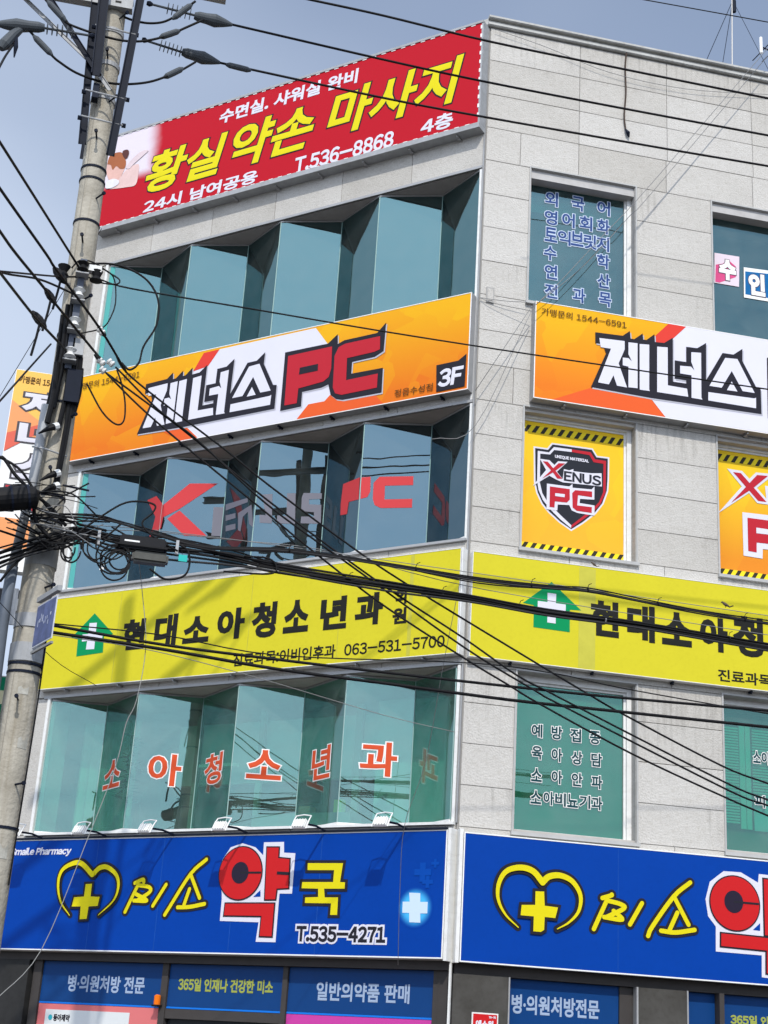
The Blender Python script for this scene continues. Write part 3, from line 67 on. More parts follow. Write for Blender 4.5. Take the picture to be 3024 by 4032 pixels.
# ------------------------------------------------------------------ materials
MATS = {}
def mat(name, col, rough=0.6, metal=0.0, noise=0.0, nscale=6.0, bump=0.0, bscale=40.0, spec=0.10, streak=0.0, speck=0.0):
    if name in MATS: return MATS[name]
    m = bpy.data.materials.new(name); m.use_nodes = True; t = m.node_tree; b = t.nodes['Principled BSDF']
    b.inputs['Base Color'].default_value = (*col, 1); b.inputs['Roughness'].default_value = rough
    b.inputs['Metallic'].default_value = metal; b.inputs['Specular IOR Level'].default_value = spec
    co = t.nodes.new('ShaderNodeTexCoord'); last = None
    def mixin(fac_out, colr, amount, mode='MULTIPLY'):
        nonlocal last
        mm = t.nodes.new('ShaderNodeMix'); mm.data_type = 'RGBA'; mm.blend_type = mode
        mu = t.nodes.new('ShaderNodeMath'); mu.operation = 'MULTIPLY'; mu.inputs[1].default_value = amount
        t.links.new(fac_out, mu.inputs[0]); t.links.new(mu.outputs[0], mm.inputs['Factor'])
        if last is None: mm.inputs['A'].default_value = (*col, 1)
        else: t.links.new(last, mm.inputs['A'])
        mm.inputs['B'].default_value = (*colr, 1); last = mm.outputs['Result']
    if noise:
        n = t.nodes.new('ShaderNodeTexNoise'); n.inputs['Scale'].default_value = nscale; n.inputs['Detail'].default_value = 6; n.inputs['Roughness'].default_value = .65
        t.links.new(co.outputs['Object'], n.inputs['Vector'])
        r = t.nodes.new('ShaderNodeMapRange'); r.inputs['From Min'].default_value = .35; r.inputs['From Max'].default_value = .7
        t.links.new(n.outputs['Fac'], r.inputs['Value']); mixin(r.outputs[0], (.45, .43, .4), noise)
    if streak:
        mp_ = t.nodes.new('ShaderNodeMapping'); mp_.inputs['Scale'].default_value = (9, 9, .5)
        n = t.nodes.new('ShaderNodeTexNoise'); n.inputs['Scale'].default_value = 2.0; n.inputs['Detail'].default_value = 5
        t.links.new(co.outputs['Object'], mp_.inputs[0]); t.links.new(mp_.outputs[0], n.inputs['Vector'])
        r = t.nodes.new('ShaderNodeMapRange'); r.inputs['From Min'].default_value = .5; r.inputs['From Max'].default_value = .75
        t.links.new(n.outputs['Fac'], r.inputs['Value']); mixin(r.outputs[0], (.55, .5, .42), streak)
    if speck:
        n = t.nodes.new('ShaderNodeTexNoise'); n.inputs['Scale'].default_value = 48; n.inputs['Detail'].default_value = 3; n.inputs['Roughness'].default_value = .8
        t.links.new(co.outputs['Object'], n.inputs['Vector'])
        r = t.nodes.new('ShaderNodeMapRange'); r.inputs['From Min'].default_value = .40; r.inputs['From Max'].default_value = .62
        t.links.new(n.outputs['Fac'], r.inputs['Value']); mixin(r.outputs[0], (.55, .55, .55), speck)
        v = t.nodes.new('ShaderNodeTexVoronoi'); v.inputs['Scale'].default_value = 26
        t.links.new(co.outputs['Object'], v.inputs['Vector'])
        r2 = t.nodes.new('ShaderNodeMapRange'); r2.inputs['From Min'].default_value = .0; r2.inputs['From Max'].default_value = .16; r2.inputs['To Min'].default_value = 1; r2.inputs['To Max'].default_value = 0
        t.links.new(v.outputs['Distance'], r2.inputs['Value']); mixin(r2.outputs[0], (.7, .7, .68), .5, 'MIX')
        oi = t.nodes.new('ShaderNodeObjectInfo'); r3 = t.nodes.new('ShaderNodeMapRange'); r3.inputs['To Max'].default_value = 1
        t.links.new(oi.outputs['Random'], r3.inputs['Value']); mixin(r3.outputs[0], (.86, .85, .83), 1.0)
    if last is not None: t.links.new(last, b.inputs['Base Color'])
    if bump:
        n = t.nodes.new('ShaderNodeTexNoise'); n.inputs['Scale'].default_value = bscale; n.inputs['Detail'].default_value = 6
        t.links.new(co.outputs['Object'], n.inputs['Vector'])
        bp = t.nodes.new('ShaderNodeBump'); bp.inputs['Strength'].default_value = bump; bp.inputs['Distance'].default_value = .02
        t.links.new(n.outputs['Fac'], bp.inputs['Height']); t.links.new(bp.outputs[0], b.inputs['Normal'])
    MATS[name] = m
    return m

def glass(name, tint, refl, r0, r1, dirt=0.05, wav=0.0):
    """coated window glass: tinted see-through mixed with a sharp reflection, a little dust"""
    m = bpy.data.materials.new(name); m.use_nodes = True; t = m.node_tree; t.nodes.clear()
    o = t.nodes.new('ShaderNodeOutputMaterial'); tr = t.nodes.new('ShaderNodeBsdfTransparent'); gl = t.nodes.new('ShaderNodeBsdfGlossy')
    di = t.nodes.new('ShaderNodeBsdfDiffuse'); di.inputs[0].default_value = (.45, .5, .48, 1)
    tr.inputs[0].default_value = (*tint, 1); gl.inputs[0].default_value = (*refl, 1); gl.inputs['Roughness'].default_value = 0.004
    lw = t.nodes.new('ShaderNodeLayerWeight'); lw.inputs['Blend'].default_value = .35
    mr = t.nodes.new('ShaderNodeMapRange'); mr.inputs['To Min'].default_value = r0; mr.inputs['To Max'].default_value = r1
    t.links.new(lw.outputs['Facing'], mr.inputs['Value'])
    a = t.nodes.new('ShaderNodeMixShader'); b = t.nodes.new('ShaderNodeMixShader')
    t.links.new(mr.outputs[0], a.inputs[0]); t.links.new(tr.outputs[0], a.inputs[1]); t.links.new(gl.outputs[0], a.inputs[2])
    co = t.nodes.new('ShaderNodeTexCoord'); n = t.nodes.new('ShaderNodeTexNoise'); n.inputs['Scale'].default_value = 3; n.inputs['Detail'].default_value = 7
    t.links.new(co.outputs['Object'], n.inputs['Vector'])
    q = t.nodes.new('ShaderNodeMapRange'); q.inputs['From Min'].default_value = .3; q.inputs['From Max'].default_value = .8; q.inputs['To Min'].default_value = dirt*.4; q.inputs['To Max'].default_value = dirt*1.8
    t.links.new(n.outputs['Fac'], q.inputs['Value']); t.links.new(q.outputs[0], b.inputs[0])
    t.links.new(a.outputs[0], b.inputs[1]); t.links.new(di.outputs[0], b.inputs[2]); t.links.new(b.outputs[0], o.inputs[0])
    if wav:
        nn = t.nodes.new('ShaderNodeTexNoise'); nn.inputs['Scale'].default_value = 1.6; nn.inputs['Detail'].default_value = 1
        t.links.new(co.outputs['Object'], nn.inputs['Vector'])
        bp = t.nodes.new('ShaderNodeBump'); bp.inputs['Strength'].default_value = wav; bp.inputs['Distance'].default_value = .02
        t.links.new(nn.outputs['Fac'], bp.inputs['Height']); t.links.new(bp.outputs[0], gl.inputs['Normal'])
    MATS[name] = m
    return m

def print_mat(name, top, bot, z0, z1, facet=0.12, scale=2.2, rough=.42):
    """printed vinyl: a colour running from top to bottom with low-poly facets, as in the artwork"""
    m = bpy.data.materials.new(name); m.use_nodes = True; t = m.node_tree; b = t.nodes['Principled BSDF']; b.inputs['Roughness'].default_value = rough; b.inputs['Specular IOR Level'].default_value = .08
    co = t.nodes.new('ShaderNodeTexCoord'); sp = t.nodes.new('ShaderNodeSeparateXYZ'); t.links.new(co.outputs['Object'], sp.inputs[0])
    r = t.nodes.new('ShaderNodeMapRange'); r.inputs['From Min'].default_value = z0; r.inputs['From Max'].default_value = z1
    t.links.new(sp.outputs['Y'], r.inputs['Value'])
    n = t.nodes.new('ShaderNodeTexVoronoi'); n.inputs['Scale'].default_value = scale; n.distance = 'MANHATTAN'
    mp_ = t.nodes.new('ShaderNodeMapping'); mp_.inputs['Rotation'].default_value = (0, 0, .5)
    t.links.new(co.outputs['Object'], mp_.inputs[0]); t.links.new(mp_.outputs[0], n.inputs['Vector'])
    sp2 = t.nodes.new('ShaderNodeSeparateColor'); t.links.new(n.outputs['Color'], sp2.inputs[0])
    ad = t.nodes.new('ShaderNodeMath'); ad.operation = 'MULTIPLY_ADD'; ad.inputs[1].default_value = facet*3; t.links.new(sp2.outputs[0], ad.inputs[0]); t.links.new(r.outputs[0], ad.inputs[2])
    sb = t.nodes.new('ShaderNodeMath'); sb.operation = 'SUBTRACT'; sb.inputs[1].default_value = facet*1.5; sb.use_clamp = True; t.links.new(ad.outputs[0], sb.inputs[0])
    mm = t.nodes.new('ShaderNodeMix'); mm.data_type = 'RGBA'; mm.inputs['A'].default_value = (*bot, 1); mm.inputs['B'].default_value = (*top, 1)
    t.links.new(sb.outputs[0], mm.inputs['Factor']); t.links.new(mm.outputs['Result'], b.inputs['Base Color'])
    MATS[name] = m
    return m

granite = mat('granite_panel', (.575, .555, .52), .75, noise=.26, nscale=1.3, bump=.4, bscale=45, streak=.26, speck=.36)
joint = mat('joint_mortar', (.30, .29, .275), .9)
concrete = mat('smooth_concrete', (.40, .39, .375), .8, noise=.3, nscale=3, bump=.2, bscale=30, streak=.3)
soffit_m = mat('soffit_board', (.46, .44, .41), .85, noise=.4, nscale=2.5, bump=.15)
alu = mat('white_aluminium', (.72, .72, .70), .38, noise=.15, streak=.25)
alu_grey = mat('grey_aluminium', (.36, .36, .36), .45, metal=.3, noise=.2)
steel = mat('galvanised_steel', (.36, .37, .38), .6, metal=.15, noise=.35, nscale=9)
dark_steel = mat('weathered_dark_steel', (.010, .014, .026), .6, metal=.0, noise=.3, nscale=10)
black = mat('black_rubber', (.012, .012, .013), .55)
cable_m = mat('black_cable', (.012, .012, .013), .5, noise=.3, nscale=5)
grey_cable = mat('grey_cable', (.20, .20, .20), .6)
pale_cable = mat('pale_cable', (.26, .26, .25), .6)
pole_m = mat('pole_concrete', (.43, .40, .335), .85, noise=.55, nscale=3.4, bump=.45, bscale=28, streak=.6)
grey_ins = mat('grey_insulator_cover', (.075, .085, .095), .5, noise=.3, nscale=8)
porcelain = mat('white_porcelain', (.68, .68, .66), .25)
white_p = mat('white_print', (.63, .62, .69), .45, noise=.06, nscale=2)
white_f = mat('white_paint', (.78, .78, .76), .4, noise=.1)
black_p = mat('black_print', (.018, .017, .024), .4)
ink = mat('dark_brown_print', (.10, .045, .01), .45)
red_p = mat('red_print', (.50, .014, .016), .4)
redpc_p = mat('crimson_print', (.43, .018, .03), .4)
yel_p = mat('yellow_print', (.66, .57, .008), .45, noise=.06, nscale=2)
green_p = mat('green_print', (.0, .235, .075), .4)
blackink = mat('black_vinyl_letter', (.014, .014, .012), .5)
orange_red = mat('orange_red_print', (.68, .10, .022), .42)
strip_red = mat('red_strip_print', (.62, .045, .03), .42)
yellow_sheet = mat('yellow_flex_sheet', (.57, .505, .022), .55, noise=.10, nscale=1.2, bump=.35, bscale=1.6, streak=.10)
blue_sheet = mat('blue_flex_sheet', (.0, .043, .30), .5, noise=.12, nscale=1.3, spec=.08, bump=.3, bscale=1.6, streak=.10)
teal_glass_4 = glass('teal_glass_upper', (.17, .34, .36), (.46, .80, .82), .22, .34, .04, .14)
teal_glass_3 = glass('blue_glass_middle', (.13, .22, .26), (.40, .62, .72), .24, .34, .03, .10)
teal_glass_2 = glass('green_glass_lower', (.58, .86, .77), (.50, .72, .72), .19, .28, .06, .04)
glass_f2 = glass('teal_glass_street', (.36, .62, .60), (.30, .50, .54), .22, .5, .05, .1)
glass_f2g = glass('green_glass_street', (.42, .80, .70), (.4, .66, .62), .12, .4, .05, .1)

# ------------------------------------------------------------------ geometry helpers
ANG = radians(42.226)
U1 = Vector((cos(ANG), -sin(ANG), 0)); N1 = Vector((-sin(ANG), -cos(ANG), 0))
FACE = {1: Matrix(((U1.x, 0, N1.x, 0), (U1.y, 0, N1.y, 0), (0, 1, 0, 0), (0, 0, 0, 1))),
        2: Matrix(((1, 0, 0, 0), (0, 0, -1, 0), (0, 1, 0, 0), (0, 0, 0, 1)))}

def tag(o, label=None, cat=None, group=None, kind=None):
    if label: o['label'] = label
    if cat: o['category'] = cat
    if group: o['group'] = group
    if kind: o['kind'] = kind
    return o

def empty(name, M, label=None, cat=None, group=None, kind=None):
    o = bpy.data.objects.new(name, None); COL.objects.link(o)
    o.matrix_world = M if isinstance(M, Matrix) else Matrix.Translation(M)
    o.empty_display_size = .2
    return tag(o, label, cat, group, kind)

def face_root(name, face, x, z, off=0.0, label=None, cat=None, group=None):
    """an Empty on a facade; children use face coordinates (x right, y up, z outwards) measured from here"""
    return empty(name, FACE[face] @ Matrix.Translation((x, z, off)), label, cat, group)

def obj(name, bm, m, parent=None, org=(0, 0, 0), smooth=False, loc=None):
    me = bpy.data.meshes.new(name)
    if isinstance(bm, bmesh.types.BMesh):
        if org != (0, 0, 0): bmesh.ops.translate(bm, vec=-Vector(org), verts=bm.verts)
        bm.to_mesh(me); bm.free()
    else:
        me = bm
    ms = m if isinstance(m, (list, tuple)) else [m]
    me.materials.clear()
    for k in ms: me.materials.append(k)
    if smooth: me.shade_smooth()
    o = bpy.data.objects.new(name, me); COL.objects.link(o)
    if parent: o.parent = parent
    if loc: o.location = loc
    return o

def box(bm, x0, x1, y0, y1, z0, z1, M=None):
    v = [bm.verts.new(p) for p in ((x0,y0,z0),(x1,y0,z0),(x1,y1,z0),(x0,y1,z0),(x0,y0,z1),(x1,y0,z1),(x1,y1,z1),(x0,y1,z1))]
    if M is not None:
        for w in v: w.co = M @ w.co
    for f in ((0,3,2,1),(4,5,6,7),(0,1,5,4),(1,2,6,5),(2,3,7,6),(3,0,4,7)): bm.faces.new([v[i] for i in f])
    return bm
def B(*a, M=None): return box(bmesh.new(), *a, M=M)

def catmull(pts, n=6):
    P = [Vector(p) for p in pts]
    if len(P) < 3: return P
    o = []
    for i in range(len(P)-1):
        p0 = P[i-1] if i else P[0]*2-P[1]; p1 = P[i]; p2 = P[i+1]; p3 = P[i+2] if i+2 < len(P) else P[-1]*2-P[-2]
        for k in range(n):
            t = k/n
            o.append(.5*((2*p1)+(p2-p0)*t+(2*p0-5*p1+4*p2-p3)*t*t+(3*p1-p0-3*p2+p3)*t*t*t))
    o.append(P[-1]); return o

def tube(bm, pts, r, seg=6, caps=True):
    P = [Vector(p) for p in pts]; rs = r if isinstance(r, (list, tuple)) else [r]*len(P)
    rings = []; up = Vector((0, 0, 1))
    prev = None
    for i, p in enumerate(P):
        d = (P[min(i+1, len(P)-1)]-P[max(i-1, 0)])
        if d.length < 1e-9: d = Vector((0, 0, 1))
        d.normalize()
        if prev is None:
            a = d.cross(up) if abs(d.z) < .95 else d.cross(Vector((1, 0, 0)))
        else:
            a = prev - d*prev.dot(d)
            if a.length < 1e-6: a = d.cross(up)
        a.normalize(); b = d.cross(a); prev = a
        rings.append([bm.verts.new(p+(a*cos(2*pi*k/seg)+b*sin(2*pi*k/seg))*rs[i]) for k in range(seg)])
    for A, Bq in zip(rings, rings[1:]):
        for k in range(seg): bm.faces.new((A[k], A[(k+1) % seg], Bq[(k+1) % seg], Bq[k]))
    if caps:
        bm.faces.new(rings[0][::-1]); bm.faces.new(rings[-1])
    return bm
def T(pts, r, seg=6): return tube(bmesh.new(), pts, r, seg)

def poly(bm, pts, z):
    P = [Vector((p[0], p[1], z)) for p in pts]
    f = bm.faces.new([bm.verts.new(p) for p in P])
    if f.calc_area() and f.normal.z < 0: pass
    f.normal_update()
    if f.normal.z < 0: f.normal_flip()
    return f
def prism(pts, z0, z1):
    bm = bmesh.new(); f = poly(bm, pts, z1); f2 = poly(bm, pts, z0); f2.normal_flip()
    bmesh.ops.triangulate(bm, faces=[f, f2])
    # sides
    n = len(pts)
    lo = [bm.verts.new((p[0], p[1], z0)) for p in pts]; hi = [bm.verts.new((p[0], p[1], z1)) for p in pts]
    for i in range(n): bm.faces.new((lo[i], lo[(i+1) % n], hi[(i+1) % n], hi[i]))
    bmesh.ops.recalc_face_normals(bm, faces=[g for g in bm.faces])
    return bm
def flat(pts, z):
    bm = bmesh.new(); f = poly(bm, pts, z); bmesh.ops.triangulate(bm, faces=[f]); return bm
def area(pts): return .5*sum(pts[i][0]*pts[(i+1) % len(pts)][1]-pts[(i+1) % len(pts)][0]*pts[i][1] for i in range(len(pts)))
def grow(pts, w):
    """offset a polygon outwards with mitred corners"""
    n = len(pts); s = 1 if area(pts) > 0 else -1; o = []
    for i in range(n):
        a = Vector(pts[i-1][:2]); b = Vector(pts[i][:2]); c = Vector(pts[(i+1) % n][:2])
        d1 = (b-a).normalized(); d2 = (c-b).normalized()
        n1 = Vector((d1.y, -d1.x))*s; n2 = Vector((d2.y, -d2.x))*s
        m = n1+n2
        if m.length < 1e-4: m = n1
        m.normalize(); k = min(1/max(m.dot(n1), .35), 2.2)
        q = b+m*w*k; o.append((q.x, q.y))
    return o
def disc(bm, cx, cy, r, z, n=16, ry=None):
    f = bm.faces.new([bm.verts.new((cx+r*cos(2*pi*k/n), cy+(ry or r)*sin(2*pi*k/n), z)) for k in range(n)]); return f
def stroke(bm, pts, w, z, dz=.00015):
    """flat brush stroke with round ends; w may vary along it"""
    ws = w if isinstance(w, (list, tuple)) else [w]*len(pts); k = 0
    for i, p in enumerate(pts):
        disc(bm, p[0], p[1], ws[i]/2, z+dz*k, 12); k += 1
        if i+1 < len(pts):
            a = Vector(p[:2]); b = Vector(pts[i+1][:2]); d = b-a
            if d.length < 1e-6: continue
            d.normalize(); nn = Vector((-d.y, d.x))
            q = [a+nn*ws[i]/2, a-nn*ws[i]/2, b-nn*ws[i+1]/2, b+nn*ws[i+1]/2]
            f = bm.faces.new([bm.verts.new((v.x, v.y, z+dz*k)) for v in q]); f.normal_update()
            if f.normal.z < 0: f.normal_flip()
            k += 1
    return bm

_tc = bpy.data.curves.new('lettering_source', 'FONT'); _to = bpy.data.objects.new('lettering_source', _tc); COL.objects.link(_to)
_tc.resolution_u = 3; _tc.bevel_resolution = 0
GLY = {}
def glyph(ch, fat):
    """outline data of one character at size 1; Latin letters and figures come from the full-width set so that all lettering is one sans face"""
    key = (ch, round(fat, 3))
    if key in GLY: return GLY[key]
    c = chr(ord(ch)+0xFEE0) if 33 <= ord(ch) <= 126 else ch
    _tc.body = c; _tc.size = 1; _tc.bevel_depth = key[1]
    me = bpy.data.meshes.new_from_object(_to)
    V = [v.co.copy() for v in me.vertices]
    F = [tuple(p.vertices) for p in me.polygons if fat == 0 or sum(V[i].z for i in p.vertices)/len(p.vertices) > -1e-6*1]
    bpy.data.meshes.remove(me)
    GLY[key] = (V, F); return GLY[key]
def layout(s):
    x = 0; out_ = []
    for ch in s:
        if ch == ' ': x += .30; continue
        V, F = glyph(ch, 0)
        if not V: continue
        if 33 <= ord(ch) <= 126 or ch == '·':
            a = min(v.x for v in V); b = max(v.x for v in V)
            out_.append((ch, x-a+.045)); x += (b-a)+.09
        else: out_.append((ch, x)); x += .92
    return out_
def text_mesh(s, x0, y0, x1, y1, z, fat=0.0, shear=0.0, thick=.0012):
    """lettering fitted into a rectangle; fat = how far strokes are swollen, in metres"""
    L = layout(s)
    if not L: return None
    def sh(x, y): return x+shear*y
    xs = []; ys = []
    for ch, dx in L:
        for v in glyph(ch, 0)[0]: xs.append(sh(v.x+dx, v.y)); ys.append(v.y)
    ax, bx, ay, by = min(xs), max(xs), min(ys), max(ys)
    sx = (x1-x0)/(bx-ax); sy = (y1-y0)/(by-ay); f = fat/(sx*sy)**.5
    me = bpy.data.meshes.new('lettering'); VV = []; FF = []
    for ch, dx in L:
        V, F = glyph(ch, f); n = len(VV); zk = thick/max(round(f, 3), .001) if fat else 0
        VV += [(x0+(sh(v.x+dx, v.y)-ax)*sx, y0+(v.y-ay)*sy, z+v.z*zk) for v in V]
        FF += [tuple(i+n for i in p) for p in F]
    me.from_pydata(VV, [], FF); me.validate(); me.update()
    return me
def shift(me, org):
    for v in me.vertices: v.co -= Vector(org)
    return me
def letter(parent, org, s, box4, z, m, fat=0, shear=0, name='lettering'):
    me = text_mesh(s, *box4, z, fat, shear)
    if me is None: return
    return obj(name, shift(me, org), m, parent)

# ------------------------------------------------------------------ the ground
g = bmesh.new(); box(g, -220, 220, -220, 220, -.5, -.004); tag(obj('ground', g, mat('dusty_ground', (.16, .15, .14), .95, noise=.3, nscale=.3)), kind='structure')
road = bmesh.new(); box(road, -220, 220, -15.5, -3.4, -.12, 0.0); box(road, -13.0, -8.2, -3.4, 120, -.12, 0.0)
tag(obj('road', road, mat('asphalt', (.05, .05, .052), .9, noise=.4, nscale=1.5, bump=.3)), kind='structure')
pv = bmesh.new(); box(pv, -8.2, 220, -3.4, 60, -.1, .13); box(pv, -220, 220, -22, -15.5, -.1, .13)
tag(obj('pavement', pv, mat('paving', (.30, .28, .26), .9, noise=.35, nscale=1.2, bump=.2)), kind='structure')
ln = bmesh.new()
for k in range(-12, 14): box(ln, k*8, k*8+4, -9.52, -9.38, .002, .005)
tag(obj('road_marking', ln, mat('road_paint', (.75, .75, .72), .7, noise=.4)), kind='structure')

# ------------------------------------------------------------------ the corner building
BLD = empty('commercial_building', (0, 0, 0), 'pale granite four-storey corner building with zigzag glass bays and shop signs', 'building')
LV = {'4': dict(f=[6.625,5.024,3.363,1.663,.049], b=[5.864,4.198,2.513,.832], d=.37, z0=11.30, z1=13.37),
      '3': dict(f=[6.583,4.982,3.339,1.655,.057], b=[5.804,4.174,2.459,.829], d=.40, z0=7.885, z1=9.78),
      '2': dict(f=[6.557,4.994,3.32,1.655,.1], b=[5.93,4.232,2.579,.913], d=.475, z0=4.345, z1=6.26)}
XL = -7.0                                     # left end of the canted face
def fw(face, x, y, z): return FACE[face] @ Vector((x, y, z))
cl = fw(1, XL, 0, 0)                            # plan corner, left
def plan(inset_f, inset_2, inset_l):
    """floor plan polygon set back from each face"""
    a = Vector((inset_f*-N1.x, inset_f*-N1.y)); d = Vector((U1.x, U1.y))
    # F1 offset line: a + t d ; meets y = inset_2
    t = (inset_2-a.y)/d.y; c0 = a+d*t
    xl = cl.x+inset_l; t2 = (xl-a.x)/d.x; c1 = a+d*t2
    return [(c0.x, c0.y), (9.0, inset_2), (9.0, 13.0), (xl, 13.0), (c1.x, c1.y)]
for zt, zb in ((13.385, 13.9), (9.80, 11.0), (6.28, 7.86), (2.81, 4.30)):   # slabs between storeys
    pass
def slab(name, z0, z1, m, ins=(.03, .03, .0)):
    return obj(name, prism(plan(*ins), z0, z1), m, BLD)
slab('parapet', 13.375, 15.80, mat('parapet_concrete', (.46, .45, .44), .85, noise=.3))
slab('floor_slab', 9.785, 11.28, soffit_m)
slab('floor_slab', 6.265, 7.88, soffit_m)
slab('floor_slab', 2.79, 4.34, soffit_m)
slab('plinth', -.1, .14, mat('dark_granite', (.07, .068, .065), .35, noise=.5, nscale=3))
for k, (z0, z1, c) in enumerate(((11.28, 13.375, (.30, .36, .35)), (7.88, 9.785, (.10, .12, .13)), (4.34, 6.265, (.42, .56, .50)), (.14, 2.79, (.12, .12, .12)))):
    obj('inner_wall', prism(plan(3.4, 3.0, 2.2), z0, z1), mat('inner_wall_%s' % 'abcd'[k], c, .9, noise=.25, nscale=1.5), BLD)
# blind side wall along the side street, and the rear walls
sw = bmesh.new(); box(sw, cl.x, cl.x+.2, cl.y+.02, 13, .14, 15.8); box(sw, cl.x, 9, 13, 13.2, .14, 15.8); box(sw, 8.8, 9, .05, 13, .14, 15.8)
obj('side_wall', sw, concrete, BLD)

# concrete column closing the canted face on the left
for z0, z1 in ((4.34, 6.265), (7.88, 9.785), (11.28, 13.375)):
    fx = {4.34: -6.557, 7.88: -6.583, 11.28: -6.625}[z0]
    o = obj('end_column', B(XL, fx-.075, z0, z1, -.5, .0), granite, BLD); o.matrix_world = FACE[1]
    o = obj('corner_post', B(fx-.07, fx-.022, z0, z1, -.12, .022), alu, BLD); o.matrix_world = FACE[1]
    o = obj('column_trim', B(XL+.03, XL+.06, z0, z1, .003, .03), alu_grey, BLD); o.matrix_world = FACE[1]
# granite band on the canted face beneath the red sign
for i in range(6):
    a = XL+i*1.17; b = min(a+1.162, -.03)
    if b-a < .1: continue
    o = obj('wall_panel', B(a, b, 13.40, 14.02, -.02, .0), granite, BLD); o.matrix_world = FACE[1]
    o = obj('wall_panel', B(a, b, 14.03, 15.70, -.02, .0), granite, BLD); o.matrix_world = FACE[1]
for z0, z1 in ((7.70, 7.86), (4.20, 4.33), (9.80, 9.93), (6.29, 6.39)):
    for i in range(6):
        a = XL+i*1.17; b = min(a+1.162, -.03)
        o = obj('wall_panel', B(a, b, z0, z1, -.02, .0), granite, BLD); o.matrix_world = FACE[1]
# head trims and sills of the canted face
for k in '432':
    L = LV[k]
    o = obj('head_trim', B(XL+.3, -.02, L['z1']+.006, L['z1']+.045, -.0, .022), alu_grey, BLD); o.matrix_world = FACE[1]
    o = obj('sill', B(XL+.3, -.03, L['z0']-.02, L['z0']+.012, -.45, .045), alu if k != '3' else alu_grey, BLD); o.matrix_world = FACE[1]

# street face (F2): granite panels around the window openings
WX = [(.68, 2.24), (3.40, 4.96), (6.12, 7.68)]
WZ = [(4.31, 6.27), (7.87, 9.84), (11.40, 13.52)]
rows = [2.80, 3.30, 3.81, 4.31, 4.80, 5.30, 5.80, 6.27, 6.80, 7.33, 7.87, 8.34, 8.85, 9.35, 9.84, 10.37, 10.87, 11.40, 11.92, 12.45, 12.98, 13.52, 14.06, 14.62, 15.20, 15.76]
panel_mesh = {}
def panel(x0, x1, z0, z1):
    gx = .003
    w = round(x1-x0-gx*2, 3); h = round(z1-z0-gx*2, 3)
    key = (w, h)
    if key not in panel_mesh:
        bm = B(0, w, 0, h, -.022, 0)
        es = [e for e in bm.edges if all(v.co.z > -.001 for v in e.verts)]
        bmesh.ops.bevel(bm, geom=es, offset=.004, segments=1, affect='EDGES')
        me = bpy.data.meshes.new('wall_panel'); bm.to_mesh(me); bm.free(); me.materials.append(granite); panel_mesh[key] = me
    o = bpy.data.objects.new('wall_panel', panel_mesh[key]); COL.objects.link(o); o.parent = BLD
    o.matrix_world = FACE[2] @ Matrix.Translation((x0+gx, z0+gx, random.uniform(-.0015, .0015)))
for z0, z1 in zip(rows, rows[1:]):
    inwin = any(z0 >= a-.01 and z1 <= b+.01 for a, b in WZ)
    if inwin:
        edges = [(.02, .68), (2.24, 3.40), (4.96, 6.12), (7.68, 8.98)]
    else:
        cs = [.02, 1.385, 2.73, 4.07, 5.41, 6.75, 8.98]
        if abs(z0-13.52) < .01 or abs(z0-6.27) < .01 or abs(z0-9.84) < .01: cs = [.02, .52, 1.385, 2.71, 4.05, 5.40, 6.74, 8.98]
        if abs(z0-7.33) < .01: cs = [.02, 1.34, 2.63, 3.99, 5.35, 6.7, 8.98]
        edges = list(zip(cs, cs[1:]))
    for a, b in edges: panel(a, b, z0, z1)
# wall behind the panels, with the openings left free
wb = bmesh.new(); D = -.24
for (a, b) in ((.0, .69), (2.23, 3.41), (4.95, 6.13), (7.67, 8.99)): box(wb, a, b, 2.80, 15.78, D, -.021)
for (a, b) in WX:
    for (c, d) in ((2.80, 4.30), (6.275, 7.86), (9.845, 11.39), (13.525, 15.78)): box(wb, a+.0095, b-.0095, c, d, D, -.021)
o = obj('backing_wall', wb, joint, BLD); o.matrix_world = FACE[2]
trim_m = mat('dull_trim', (.42, .42, .41), .5, noise=.2)
# reveal linings
for (x0, x1) in WX:
    for (z0, z1) in WZ:
        bm = bmesh.new()
        box(bm, x0+.001, x0+.012, z0, z1, -.21, -.002); box(bm, x1-.012, x1-.001, z0, z1, -.21, -.002)
        box(bm, x0+.013, x1-.013, z1-.012, z1-.001, -.21, -.002)
        o = obj('reveal', bm, concrete, BLD); o.matrix_world = FACE[2]
        o = obj('opening_trim', box(box(box(bmesh.new(), x0-.018, x0+.002, z0, z1+.018, .003, .016), x1-.004, x1+.018, z0, z1+.018, .003, .016), x0+.004, x1-.004, z1-.004, z1+.018, .003, .016), trim_m, BLD); o.matrix_world = FACE[2]
        o = obj('sill', B(x0-.03, x1+.03, z0-.045, z0-.004, -.2, .05), trim_m, BLD); o.matrix_world = FACE[2]

rg = random.Random(3)
grime = bpy.data.materials.new('rain_grime'); grime.use_nodes = True; t = grime.node_tree; t.nodes.clear()
o_ = t.nodes.new('ShaderNodeOutputMaterial'); d_ = t.nodes.new('ShaderNodeBsdfDiffuse'); d_.inputs[0].default_value = (.12, .11, .095, 1); tr_ = t.nodes.new('ShaderNodeBsdfTransparent'); ms_ = t.nodes.new('ShaderNodeMixShader')
c_ = t.nodes.new('ShaderNodeTexCoord'); m_ = t.nodes.new('ShaderNodeMapping'); m_.inputs['Scale'].default_value = (22, 1.6, 1); n_ = t.nodes.new('ShaderNodeTexNoise'); n_.inputs['Scale'].default_value = 1; n_.inputs['Detail'].default_value = 6
g_ = t.nodes.new('ShaderNodeSeparateXYZ'); t.links.new(c_.outputs['UV'], g_.inputs[0])
t.links.new(c_.outputs['Object'], m_.inputs[0]); t.links.new(m_.outputs[0], n_.inputs['Vector'])
